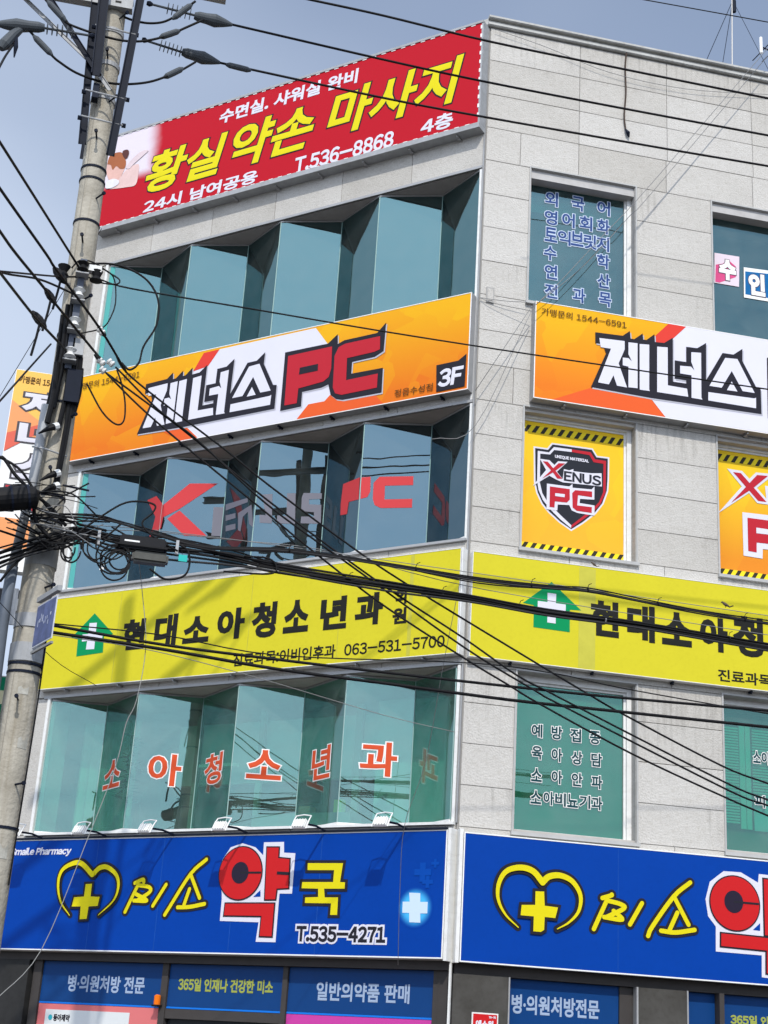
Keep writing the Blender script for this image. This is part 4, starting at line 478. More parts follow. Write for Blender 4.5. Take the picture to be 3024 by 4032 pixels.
r_ = t.nodes.new('ShaderNodeMapRange'); r_.inputs['From Min'].default_value = .48; r_.inputs['From Max'].default_value = .78; r_.inputs['To Max'].default_value = .24; t.links.new(n_.outputs['Fac'], r_.inputs['Value'])
q_ = t.nodes.new('ShaderNodeMath'); q_.operation = 'MULTIPLY'; t.links.new(r_.outputs[0], q_.inputs[0]); t.links.new(g_.outputs['Y'], q_.inputs[1])
t.links.new(q_.outputs[0], ms_.inputs[0]); t.links.new(tr_.outputs[0], ms_.inputs[1]); t.links.new(d_.outputs[0], ms_.inputs[2]); t.links.new(ms_.outputs[0], o_.inputs[0])
def grime_run(x0, x1, z1, h):
    bm = bmesh.new(); f = bm.faces.new([bm.verts.new(p) for p in ((x0, z1-h, .003), (x1, z1-h, .003), (x1, z1, .003), (x0, z1, .003))])
    uv = bm.loops.layers.uv.new('UVMap')
    for l, q in zip(f.loops, ((0, 0), (1, 0), (1, 1), (0, 1))): l[uv].uv = q
    o = obj('rain_stain', bm, grime, BLD); o.matrix_world = FACE[2]
for x0, x1 in WX:
    for z in (7.82, 4.26, 11.35): grime_run(x0-.03, x1+.05, z, .14)
    for z0, z1 in WZ: grime_run(x1+.02, x1+.30, z1, 1.0); grime_run(x0-.28, x0-.02, z0+.5, .5)
for a, b in ((.05, 2.6), (2.6, 5.2), (5.2, 8.9)): grime_run(a, b, 15.76, rg.uniform(.7, 1.2))
grime_run(.02, .68, 6.25, 1.2); grime_run(2.3, 3.38, 6.25, 1.3); grime_run(2.3, 3.38, 9.85, .9); grime_run(.02, .66, 9.8, .8)
# coping
cop = bmesh.new()
box(cop, -.03, 9.1, 15.775, 15.83, -.3, .05); box(cop, -.03, 9.1, 15.875, 15.925, -.3, .085)
box(cop, -.02, 9.1, 15.83, 15.875, -.3, .025)
bmesh.ops.bevel(cop, geom=[e for e in cop.edges if abs(e.verts[0].co.x-e.verts[1].co.x) > 1], offset=.010, segments=2, affect='EDGES')
o = obj('coping', cop, mat('coping_stone', (.46, .46, .44), .7, noise=.4, nscale=2.5, streak=.4), BLD); o.matrix_world = FACE[2]
cop = bmesh.new(); box(cop, XL, -.0, 15.80, 15.90, -.35, .03)
o = obj('coping', cop, MATS['coping_stone'], BLD); o.matrix_world = FACE[1]
roof = obj('roof', prism(plan(.2, .2, .1), 15.3, 15.36), mat('roof_membrane', (.12, .2, .14), .8), BLD)

# ------------------------------------------------------------------ corner posts between the two faces
def wpart(name, bm, m, face, parent=BLD):
    o = obj(name, bm, m, parent); o.matrix_world = FACE[face]; return o
wpart('corner_post', B(-.058, -.028, 9.80, 13.36, -.03, .012), alu, 1)
wpart('corner_post', B(-.058, -.028, 7.88, 9.78, -.03, .012), alu, 1)
wpart('corner_post', B(-.075, -.035, 4.35, 6.26, -.03, .014), alu, 1)
wpart('corner_trim', B(-.024, -.004, 4.35, 15.75, -.02, .006), alu_grey, 1)
wpart('corner_trim', B(-.026, -.002, 2.0, 2.79, -.02, .006), alu, 1)

# ------------------------------------------------------------------ zigzag glass bays
def frame_from(a, b):
    """matrix of a vertical pane standing between two plan points (left, right), z outwards"""
    t = (b-a); t.z = 0; t.normalize(); n = t.cross(Vector((0, 0, 1)))
    return Matrix(((t.x, 0, n.x, a.x), (t.y, 0, n.y, a.y), (0, 1, 0, 0), (0, 0, 0, 1))), (b-a).length
PANE_M = {}
GL = {'4': teal_glass_4, '3': teal_glass_3, '2': teal_glass_2}
seal = mat('silicone_seam', (.28, .42, .40), .5)
for k in '432':
    L = LV[k]; vs = []
    for i in range(4): vs += [(-L['f'][i], -.004), (-L['b'][i], -L['d'])]
    vs.append((-L['f'][4], -.004))
    P3 = [fw(1, x, 0, z) for x, z in vs]
    bay = empty('bay_window', (0, 0, 0)); bay.parent = BLD
    for i in range(8):
        M, ln_ = frame_from(P3[i], P3[i+1]); PANE_M[(k, i)] = M
        o = obj('glass_pane', B(.006, ln_-.006, L['z0']+.012, L['z1']-.012, -.010, 0), GL[k], bay); o.matrix_world = M
        o = obj('head_channel', B(0.002, ln_-.002, L['z1']-.026, L['z1']-.002, -.016, .010), alu_grey, bay); o.matrix_world = M
        o = obj('base_channel', B(0.002, ln_-.002, L['z0']+.013, L['z0']+.05, -.016, .010), alu, bay); o.matrix_world = M
    for i, p in enumerate(P3):
        r = .006
        o = obj('seam', B(p.x-r, p.x+r, p.y-r, p.y+r, L['z0']+.05, L['z1']-.026), seal, bay)
for k in '43':
    M = PANE_M[(k, 0)]; L = LV[k]
    o = obj('edge_film', B(.012, .085, L['z0']+.02, L['z1']-.03, .001, .003), mat('turquoise_edge_film', (.08, .34, .32), .35), [x for x in BLD.children if x.name.startswith('bay_window')]['43'.index(k)]); o.matrix_world = M
# room contents behind the bays
def curtain(face, x0, x1, z0, z1, off, m, name='curtain', wav=.02):
    bm = bmesh.new(); n = max(4, int((x1-x0)/.05)); top = []; bot = []
    for i in range(n+1):
        x = x0+(x1-x0)*i/n; w = off+wav*sin(i*1.9)+wav*.5*sin(i*.7)
        top.append(bm.verts.new((x, z1, w))); bot.append(bm.verts.new((x, z0, w)))
    for i in range(n): bm.faces.new((bot[i], bot[i+1], top[i+1], top[i]))
    return wpart(name, bm, m, face)
cur_g = mat('pale_green_curtain', (.40, .54, .42), .9, noise=.5, nscale=2); cur_w = mat('white_curtain', (.62, .70, .66), .9)
curtain(1, -6.45, -6.12, 11.3, 12.9, -.42, mat('sage_curtain', (.40, .50, .36), .9))
curtain(1, -5.45, -5.25, 11.3, 12.85, -.5, mat('beige_curtain', (.52, .50, .42), .9))
curtain(1, -3.75, -3.55, 11.3, 12.8, -.5, mat('beige_curtain', (.52, .50, .42), .9))
curtain(1, -6.5, -5.45, 4.4, 6.05, -.70, cur_g)
mint = mat('mint_partition', (.46, .60, .56), .8, noise=.2, nscale=1.2); dkp = mat('dark_partition', (.05, .08, .09), .6, noise=.4, nscale=3)
curtain(1, -1.62, -.45, 4.4, 6.1, -.80, mint, 'partition', .0)
wpart('partition', B(-.44, -.12, 4.4, 6.25, -.9, -.85), mat('olive_curtain', (.12, .18, .10), .9), 1)
wpart('partition', B(-4.95, -1.72, 5.13, 5.98, -1.0, -.97), mint, 1)
wpart('partition', B(-4.95, -1.72, 4.40, 5.12, -1.06, -1.0), dkp, 1)
wpart('partition_post', B(-4.62, -4.54, 4.4, 6.1, -.96, -.90), mat('grey_post', (.28, .34, .32), .7), 1)
wpart('partition_post', B(-3.55, -3.47, 4.4, 6.1, -.96, -.90), MATS['grey_post'], 1)
wpart('partition_post', B(-2.02, -1.92, 4.4, 6.1, -.96, -.90), MATS['grey_post'], 1)
wpart('monitor', B(-2.85, -2.45, 4.80, 5.08, -.90, -.86), black, 1)
wpart('desk', B(-3.3, -1.8, 4.40, 4.62, -.85, -.55), mat('desk_grey', (.24, .28, .27), .7), 1)
wpart('desk_organiser', B(-2.12, -2.0, 4.62, 4.80, -.75, -.65), mat('lime_plastic', (.42, .60, .05), .6), 1)
wpart('paper_stack', B(-2.62, -2.45, 4.62, 4.72, -.75, -.6), mat('salmon_paper', (.6, .28, .2), .8), 1)
wpart('hanging_lamp', B(-4.3, -3.7, 5.30, 5.34, -.7, -.6), white_f, 1)
wpart('shelf_unit', B(-.9, -.5, 7.9, 8.6, -1.2, -.8), mat('desk_green', (.25, .45, .35), .7), 1)
wpart('partition', B(-5.0, -4.5, 7.9, 9.3, -1.1, -1.0), mat('dim_grey_board', (.16, .18, .19), .8), 1)
wpart('partition', B(-3.3, -2.9, 7.9, 9.7, -1.0, -.9), dkp, 1)

# a leafy plant standing inside the clinic window
pr = empty('potted_plant', fw(1, -5.52, 4.40, -.62), 'dark leafy plant standing behind the clinic window glass beside the green curtain', 'plant')
lf = bmesh.new()
for i in range(60):
    h = random.uniform(.45, 1.45); a = random.uniform(0, 2*pi); r = random.uniform(.03, .18); c = Vector((r*cos(a), r*sin(a)*.6, h))
    u = Vector((cos(a), sin(a), random.uniform(-.5, .3))).normalized(); v = u.cross(Vector((0, 0, 1))).normalized(); s = random.uniform(.06, .12)
    lf.faces.new([lf.verts.new(q) for q in (c-u*s, c+v*s*.35, c+u*s, c-v*s*.35)])
obj('foliage', lf, mat('leaf_green', (.02, .06, .025), .6), pr)
obj('stem', T([(0, 0, .25), (.02, 0, .8), (-.02, .02, 1.4)], .012), mat('stem_brown', (.06, .05, .03), .8), pr)
obj('pot', tube(bmesh.new(), [(0, 0, .0), (0, 0, .26)], [.10, .14], 12), mat('pot_clay', (.3, .33, .3), .7), pr)

# pane lettering
film_red = mat('red_window_film', (.52, .045, .05), .45); film_grey = mat('grey_window_film', (.16, .16, .19), .5)
film_or = mat('orange_red_letter_film', (.58, .075, .025), .45)
bayroot = {}
for o in [x for x in BLD.children if x.name.startswith('bay_window')]: bayroot[len(bayroot)] = o
BR = dict(zip('432', [bayroot[i] for i in range(3)]))
for fl, k, c, pts in PANEPOLY:
    if abs(area(pts)) < 1e-5: continue
    o = obj('film_lettering', flat(pts, .004), film_red if c == 'red' else film_grey, BR[fl]); o.matrix_world = PANE_M[(fl, k)]
for fl, k, ch, x0, y0, x1, y1 in PANETEXT:
    M = PANE_M[(fl, k)]
    if x1 < x0: x0, x1 = x1, x0
    e = .026
    for z, f, m in ((.003, e+.002, white_f), (.006, e-.013, film_or)):
        me = text_mesh(ch, x0+e, y0+e, x1-e, y1-e, z, f)
        o = obj('film_lettering', me, m, BR[fl]); o.matrix_world = M

# ------------------------------------------------------------------ street-face windows
navy = mat('navy_letter', (.03, .065, .20), .45); navyw = mat('pale_letter_edge', (.48, .56, .68), .45)
darkL = mat('dark_green_letter', (.01, .05, .06), .45)
hazard_b = mat('hazard_black', (.03, .028, .02), .45); hazard_y = mat('hazard_yellow', (.78, .60, .02), .45)
poster_m = print_mat('amber_poster_print', (.78, .52, .02), (.72, .36, .03), .1, 1.9, .10, 1.2)
poster_m2 = print_mat('orange_poster_print', (.76, .50, .02), (.66, .22, .02), .3, 1.6, .12, 1.0)
GO = -.19
def window(ix, iz, gm, name='window'):
    x0, x1 = WX[ix]; z0, z1 = WZ[iz]; f = .06
    r = face_root(name, 2, x0, z0); r.parent = BLD
    w = x1-x0; h = z1-z0
    fr = bmesh.new()
    for (a, b, c, d) in ((.013, .013+f*.6, .003, h-.013), (w-.013-f, w-.013, .003, h-.013), (.013+f*.6, w-.013-f, .003, .05), (.013+f*.6, w-.013-f, h-.085, h-.013)):
        box(fr, a, b, c, d, GO-.03, GO+.055)
    for (a, b, c, d) in ((w-.013-f*1.5, w-.0135-f, .05, h-.085), (.0135+f*.6, .013+f*.9, .05, h-.085), (.05+.013, w-.09-.013, h-.115, h-.0855)):
        box(fr, a, b, c, d, GO-.02, GO+.02)
    obj('window_frame', fr, alu, r)
    obj('glass_pane', B(.03, w-.05, .045, h-.08, GO-.012, GO-.004), gm, r)
    return r
WR = {}
for ix in range(3):
    for iz in range(3):
        WR[(ix, iz)] = window(ix, iz, glass_f2 if iz == 2 else glass_f2g)
teal_band = mat('teal_reflection_colour', (.30, .62, .55), .8)  # lit ceiling reflection painted in as a turquoise band behind the glass
for ix in range(3):
    r = WR[(ix, 2)]; w = 1.56; h = 2.12
    obj('painted_reflection', B(.06, w-.1, 1.60, 1.83, GO-.10, GO-.09), teal_band, r) if ix == 0 else None
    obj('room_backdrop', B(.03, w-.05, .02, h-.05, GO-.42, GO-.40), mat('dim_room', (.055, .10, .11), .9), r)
film_g = mat('green_window_film', (.115, .30, .235), .6, noise=.3, nscale=1.3)
r = WR[(0, 0)]; obj('window_film', B(.05, 1.47, .05, 1.86, GO-.03, GO-.02), film_g, r)
for ix in (1, 2):
    r = WR[(ix, 0)]
    sl = bmesh.new(); z = .40
    while z < 1.62:
        for a, b in ((.06, .31), (.50, 1.47)): box(sl, a, b, z, z+.022, GO-.055, GO-.045)
        z += .036
    obj('blind_slats', sl, mat('blind_mint', (.34, .66, .56), .7), r)['kind'] = 'stuff'
    obj('blind_post', B(.325, .475, .34, 1.64, GO-.06, GO-.05), mat('mint_post', (.38, .70, .60), .7), r)
    obj('blind_post', B(.398, .404, .34, 1.64, GO-.049, GO-.046), mat('dark_gap', (.05, .1, .09), .7), r)
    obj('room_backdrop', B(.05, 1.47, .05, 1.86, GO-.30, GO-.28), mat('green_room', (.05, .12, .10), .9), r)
    obj('notice', B(.50, 1.3, .33, .68, GO-.044, GO-.040), mat('aqua_notice', (.25, .68, .68), .6), r)
    obj('sill_board', B(.05, 1.47, .05, .30, GO-.2, GO-.06), mat('olive_board', (.14, .17, .11), .8), r)
# posters of the third floor
for ix in range(3):
    r = WR[(ix, 1)]; o = (WX[ix][0], WZ[1][0], 0)
    obj('poster_sheet', B(.045, 1.50, .05, 1.87, GO+.0, GO+.004), poster_m if ix == 0 else poster_m2, r)
    for zb, zt in ((.052, .155), (1.70, 1.80)):
        obj('hazard_band', B(.047, 1.498, zb, zt, GO+.0045, GO+.006), hazard_y, r)
        hz = bmesh.new(); x = .05
        while x < 1.42:
            poly(hz, [(x, zb), (x+.055, zb), (x+.115, zt), (x+.06, zt)], GO+.0075); x += .118
        obj('hazard_stripes', hz, hazard_b, r)['kind'] = 'stuff'
GP = dict(shield=(.006, 'k'), sh_white=(.009, 'w'), sh_red=(.009, 'r'), xw=(.012, 'w'), xr1=(.015, 'r'), xr2=(.0165, 'r'), pcw=(.012, 'w'), pr=(.015, 'r'), ph=(.018, 'w'), cr=(.015, 'r'),
          xw2=(.010, 'w'), xr3=(.013, 'r'), xr4=(.0145, 'r'), pw2=(.010, 'w'), pr2=(.013, 'r'), ph2=(.016, 'w'))
cm = {'k': mat('shield_black', (.02, .022, .03), .45), 'w': white_p, 'r': redpc_p}
for key, pts in POLYS['gl2']:
    if key in GP:
        z, c = GP[key]; right = key in ('xw2', 'xr3', 'xr4', 'pw2', 'pr2', 'ph2')
        ix = 1 if right else 0; r = WR[(ix, 1)]; og = Vector((WX[ix][0], WZ[1][0], 0))
        if key == 'shield':
            q = obj('printed_emblem', flat([(p[0]-og.x, p[1]-og.y) for p in grow(pts, .022)], GO+.0045), white_p, r)
        obj('printed_emblem', flat([(p[0]-og.x, p[1]-og.y) for p in pts], GO+z), cm[c], r)
for key, s, x0, y0, x1, y1 in TEXTS['gl2']:
    if key == 'navy': r = WR[(0, 2)]; og = (WX[0][0], WZ[2][0], 0); L = ((.002, .017, navyw), (.004, .006, navy))
    elif key == 'navy2':
        ix = 0 if x0 < 2.5 else 1; r = WR[(ix, 0)]; og = (WX[ix][0], WZ[0][0], 0); L = ((.002, .013, white_f), (.004, .005, darkL))
    elif key == 'wt': r = WR[(0, 1)]; og = (WX[0][0], WZ[1][0], 0); L = ((.012, .003, white_p),)
    elif key == 'wk': r = WR[(0, 1)]; og = (WX[0][0], WZ[1][0], 0); L = ((.015, .006, cm['k']),)
    else: continue
    for dz, fat, m in L:
        letter(r, og, s, (x0, y0, x1, y1), GO+dz, m, fat)
for ix in (0, 1, 2):                                                        # letters carried on to the third window
    pass
# two hand-painted sheets taped in the upper window
def sheet(pts_o, pts_i, mo, mi, ch, label):
    xs = [p[0] for p in pts_o]; ys = [p[1] for p in pts_o]
    r = face_root('paper_poster', 2, min(xs), min(ys), GO, label, 'poster', 'hand-painted sheets taped in the upper window')
    og = Vector((min(xs), min(ys), 0))
    obj('sheet', flat([(p[0]-og.x, p[1]-og.y) for p in pts_o], .006), mo, r)
    obj('painted_patch', flat([(p[0]-og.x, p[1]-og.y) for p in pts_i], .008), mi, r)
    for key, s, x0, y0, x1, y1 in TEXTS['gl2']:
        if s == ch and key == 'pw':
            letter(r, og, s, (x0+.02, y0+.02, x1-.02, y1-.02), .010, mat('pencil_edge', (.10, .06, .09), .7), .030)
            letter(r, og, s, (x0+.02, y0+.02, x1-.02, y1-.02), .013, white_f, .020)
pd = dict(POLYS['gl2'])
sheet(pd['p1'], pd['p1c'], mat('pinkish_paper', (.66, .56, .62), .8), mat('pink_paint', (.62, .08, .22), .7, noise=.3), '수', 'white sheet with a character on a pink patch in the upper right window')
sheet(pd['p2'], pd['p2c'], mat('white_paper', (.74, .76, .74), .8), mat('blue_paint', (.01, .13, .34), .7, noise=.4), '인', 'white sheet with a character on a blue painted square at the right edge')

# ------------------------------------------------------------------ signs
def cabinet(root, x0, x1, z0, z1, off, body_m, edge_m, sheet_m, rim=.012):
    """sign box: body, rim and printed sheet, in face coordinates from the root"""
    w = x1-x0; h = z1-z0
    obj('cabinet', B(0, w, 0, h, .004, off-.006), body_m, root)
    fr = bmesh.new()
    box(fr, 0, w, 0, rim, off-.0055, off+.004); box(fr, 0, w, h-rim, h, off-.0055, off+.004)
    box(fr, 0, rim, rim, h-rim, off-.0055, off+.004); box(fr, w-rim, w, rim, h-rim, off-.0055, off+.004)
    obj('rim', fr, edge_m, root)
    return obj('sheet', B(rim, w-rim, rim, h-rim, off-.0055, off), sheet_m, root)

def brackets(root, w, off, n, y=-.03):
    first = None
    for i in range(n):
        x = w*(i+.5)/n
        if first is None:
            b = bmesh.new(); box(b, 0, .022, .006, .028, .0, off*.8); box(b, -.012, .034, -.004, .0065, off*.3, off*.45)
            o = first = obj('mounting_bracket', b, alu_grey if n % 2 else dark_steel, root)
        else: o = first.copy(); COL.objects.link(o)
        o.location = (x, y, 0)

# --- red massage sign
RX0, RX1, RZ0, RZ1, ROFF = -6.89, -.01, 14.03, 15.76, .17
red_sheet = bpy.data.materials.new('red_flex_print'); red_sheet.use_nodes = True
t = red_sheet.node_tree; b_ = t.nodes['Principled BSDF']; b_.inputs['Roughness'].default_value = .5; b_.inputs['Specular IOR Level'].default_value = .08
co = t.nodes.new('ShaderNodeTexCoord'); nz2 = t.nodes.new('ShaderNodeTexNoise'); nz2.inputs['Scale'].default_value = 1.6; nz2.inputs['Detail'].default_value = 3
t.links.new(co.outputs['Object'], nz2.inputs['Vector'])
va = t.nodes.new('ShaderNodeVectorMath'); va.operation = 'MULTIPLY_ADD'; va.inputs[1].default_value = (.30, .25, 0); t.links.new(nz2.outputs['Color'], va.inputs[0]); t.links.new(co.outputs['Object'], va.inputs[2])
sp_x = t.nodes.new('ShaderNodeSeparateXYZ'); t.links.new(va.outputs[0], sp_x.inputs[0])
m1 = t.nodes.new('ShaderNodeMapRange'); m1.inputs['From Min'].default_value = .98; m1.inputs['From Max'].default_value = 1.30; m1.interpolation_type = 'SMOOTHSTEP'; t.links.new(sp_x.outputs['X'], m1.inputs['Value'])
m2 = t.nodes.new('ShaderNodeMapRange'); m2.inputs['From Min'].default_value = 1.02; m2.inputs['From Max'].default_value = .80; m2.interpolation_type = 'SMOOTHSTEP'; t.links.new(sp_x.outputs['Y'], m2.inputs['Value'])
mrr = t.nodes.new('ShaderNodeMath'); mrr.operation = 'MAXIMUM'; t.links.new(m1.outputs[0], mrr.inputs[0]); t.links.new(m2.outputs[0], mrr.inputs[1])
mxx = t.nodes.new('ShaderNodeMix'); mxx.data_type = 'RGBA'; mxx.inputs['A'].default_value = (.66, .60, .66, 1); mxx.inputs['B'].default_value = (.43, .008, .018, 1)
t.links.new(mrr.outputs[0], mxx.inputs['Factor']); t.links.new(mxx.outputs['Result'], b_.inputs['Base Color'])
rs = face_root('shop_sign', 1, RX0, RZ0, 0, 'red massage parlour banner with yellow slanted lettering at the top of the building', 'sign')
obj('cabinet', B(0, RX1-RX0, 0, RZ1-RZ0, .006, ROFF-.006), steel, rs)
obj('sheet', B(.01, RX1-RX0-.03, .0, RZ1-RZ0-.03, ROFF-.0055, ROFF), red_sheet, rs)
fr = bmesh.new(); w = RX1-RX0; h = RZ1-RZ0
box(fr, 0, w, -.085, -.004, .0, ROFF+.012); box(fr, w-.03, w-.001, .0, h-.03, ROFF-.0055, ROFF+.004); box(fr, 0, w, h-.028, h+.01, ROFF-.0055, ROFF+.012)
obj('rim', fr, steel, rs)
lc = bmesh.new(); x = .05
while x < w-.1:
    box(lc, x, x+.07, -.012, .010, ROFF+.001, ROFF+.005); box(lc, x+.03, x+.10, h-.045, h-.022, ROFF+.001, ROFF+.006); x += .165
z = .1
while z < h-.1:
    box(lc, w-.045, w-.02, z, z+.06, ROFF+.001, ROFF+.006); z += .15
obj('lacing', lc, white_f, rs)['kind'] = 'stuff'
org = (RX0, RZ0, 0)
CC = dict(face=((.68, .42, .36), .005), hair=((.36, .12, .05), .008), bun=((.10, .035, .03), .011), arm=((.70, .50, .47), .006), hands=((.66, .54, .56), .010), towel=((.72, .70, .74), .013))
for key, pts in POLYS['red']:
    c, dz = CC[key]; sm = [(v.x, v.y) for v in catmull([(p[0], p[1], 0) for p in pts]+[(pts[0][0], pts[0][1], 0)], 4)][:-1]
    obj('printed_figure', flat([(p[0]-org[0], p[1]-org[1]) for p in sm], ROFF+dz), mat('figure_'+key, c, .5, noise=.25, nscale=4), rs)
for key, s, x0, y0, x1, y1 in TEXTS['red']:
    if key == 'yellow':
        letter(rs, org, s, (x0+.03, y0+.03, x1-.03, y1-.03), ROFF+.003, black_p, .044, .22)
        letter(rs, org, s, (x0+.03, y0+.03, x1-.03, y1-.03), ROFF+.007, yel_p, .024, .22)
    else:
        letter(rs, org, s, (x0+.01, y0+.01, x1-.01, y1-.01), ROFF+.004, white_p, .010, .06)
brackets(rs, w, ROFF, 9, -.12)


# --- orange signs
o1_sheet = print_mat('orange_print_corner', (.72, .37, .010), (.66, .155, .012), .1, 1.35, .14, 1.7)
OX0, OX1, OZ0, OZ1, OOFF = -6.83, -.03, 9.915, 11.345, .15
s1 = face_root('shop_sign', 1, OX0, OZ0, 0, 'orange and white games room sign on the canted corner above its own windows', 'sign')
cabinet(s1, OX0, OX1, OZ0, OZ1, OOFF, alu_grey, white_f, o1_sheet, .011)
brackets(s1, OX1-OX0, OOFF, 8, -.035)
o2_sheet = print_mat('orange_print_street', (.72, .37, .010), (.68, .17, .014), .1, 1.35, .14, 1.7)
s2 = face_root('shop_sign', 2, .745, 9.90, 0, 'orange and white games room sign on the right-hand street face', 'sign')
cabinet(s2, .745, 8.6, 9.90, 11.33, .17, alu_grey, white_f, o2_sheet, .011)
brackets(s2, 7.8, .17, 9, -.035)
LAY = {'whitebg': (.003, white_p), 'redstrip': (.005, strip_red), 'orangered': (.005, orange_red), 'orangered2': (.004, orange_red), 'black': (.010, black_p), 'blackPC': (.0085, black_p),
       'redP': (.013, redpc_p), 'holeP': (.016, black_p), 'redC': (.013, redpc_p), 'white': (.013, white_p)}
shade_g = mat('grey_letter_edge', (.42, .42, .47), .45)
for key, root, og, off in (('or1', s1, (OX0, OZ0), OOFF), ('or2', s2, (.745, 9.90), .17)):
    lim = 0
    for k, pts in POLYS[key]:
        dz, m = LAY[k]
        q = [(p[0]-og[0], min(max(p[1]-og[1], .012), 1.417)) if k in ('whitebg', 'redstrip', 'orangered', 'orangered2') else (p[0]-og[0], p[1]-og[1]) for p in pts]
        if k in ('black', 'blackPC') and len(pts) > 8:
            obj('printed_lettering', flat([(a+.018, c-.022) for a, c in q], off+.0065), shade_g, root)
        obj('printed_lettering' if k not in ('whitebg', 'redstrip', 'orangered', 'orangered2') else 'printed_shape', flat(q, off+dz), m, root)
    for k, s, x0, y0, x1, y1 in TEXTS[key]:
        letter(root, (og[0], og[1], 0), s, (x0, y0, x1, y1), off+.013, {'dark': ink, 'white': white_p}[k], .0012 if k == 'dark' else .012, 0 if s != '3F' else .1)

# --- yellow clinic signs
YX0, YX1 = -6.76, -.03
y1 = face_root('shop_sign', 1, YX0, 6.375, 0, 'yellow children clinic sign on the canted corner with pole shadows on it', 'sign')
cabinet(y1, YX0, YX1, 6.375, 7.735, .13, alu, alu, yellow_sheet, .008)
brackets(y1, 6.7, .13, 7, -.035)
y2 = face_root('shop_sign', 2, .03, 6.345, 0, 'yellow children clinic sign on the right-hand street face', 'sign')
cabinet(y2, .03, 8.6, 6.345, 7.70, .11, alu, alu, yellow_sheet, .008)
brackets(y2, 8.5, .11, 8, -.035)
faded = mat('faded_yellow_strip', (.50, .465, .06), .5, noise=.3, nscale=3)
obj('faded_strip', B(1.40, 1.62, .02, 1.33, .1105, .1115), faded, y2)
obj('faded_strip', B(6.05-.03, 6.05+.02, .02, 1.34, .1305, .1315), faded, y1)
for key, root, og, off in (('ye1', y1, (YX0, 6.375), .13), ('ye2', y2, (.03, 6.345), .11)):
    for k, pts in POLYS[key]:
        q = [(p[0]-og[0], p[1]-og[1]) for p in pts]
        obj('house_emblem' if k == 'green' else 'cross_emblem', flat(q, off+(.003 if k == 'green' else .006)), green_p if k == 'green' else white_p, root)
    for k, s, x0, y0, x1, yy1 in TEXTS[key]:
        f = .022 if k == 'black' else .004
        if s in '의원': f = .010
        letter(root, (og[0], og[1], 0), s, (x0+f, y0+f, x1-f, yy1-f), off+.004, blackink, f)

# --- blue pharmacy signs
b1 = face_root('shop_sign', 1, -7.32, 2.80, 0, 'blue pharmacy sign on the canted corner under the row of floodlights', 'sign')
cabinet(b1, -7.32, -.055, 2.80, 4.25, .13, alu, white_f, blue_sheet, .014)
b2 = face_root('shop_sign', 2, .06, 2.78, 0, 'blue pharmacy sign on the right-hand street face with a yellow heart', 'sign')
cabinet(b2, .06, 8.6, 2.78, 4.235, .11, alu, white_f, blue_sheet, .014)
wpart('sign_corner_post', B(-.047, -.006, 2.78, 4.27, -.02, .128), alu, 1)
wpart('sign_corner_post', B(.008, .052, 2.77, 4.27, -.02, .108), alu, 2)
wpart('sign_corner_post', B(-.024, -.004, 6.37, 7.74, .008, .128), alu, 1)
obj('top_bar', B(0, 7.26, 1.452, 1.475, .0, .15), dark_steel, b1)
seam_m = mat('sheet_seam_blue', (.01, .075, .36), .5, noise=.5, nscale=6)
for x in (2.05, 3.15, 4.3, 5.55): obj('sheet_seam', B(x, x+.009, .02, 1.43, .1302, .1312), seam_m, b1)
for x in (1.9, 3.9): obj('sheet_seam', B(x, x+.006, .02, 1.42, .1102, .1112), seam_m, b2)
seam_y = mat('sheet_seam_yellow', (.50, .46, .06), .5, noise=.5, nscale=6)
for x in (1.35, 3.6, 5.0): obj('sheet_seam', B(x, x+.008, .02, 1.33, .1302, .1312), seam_y, y1)
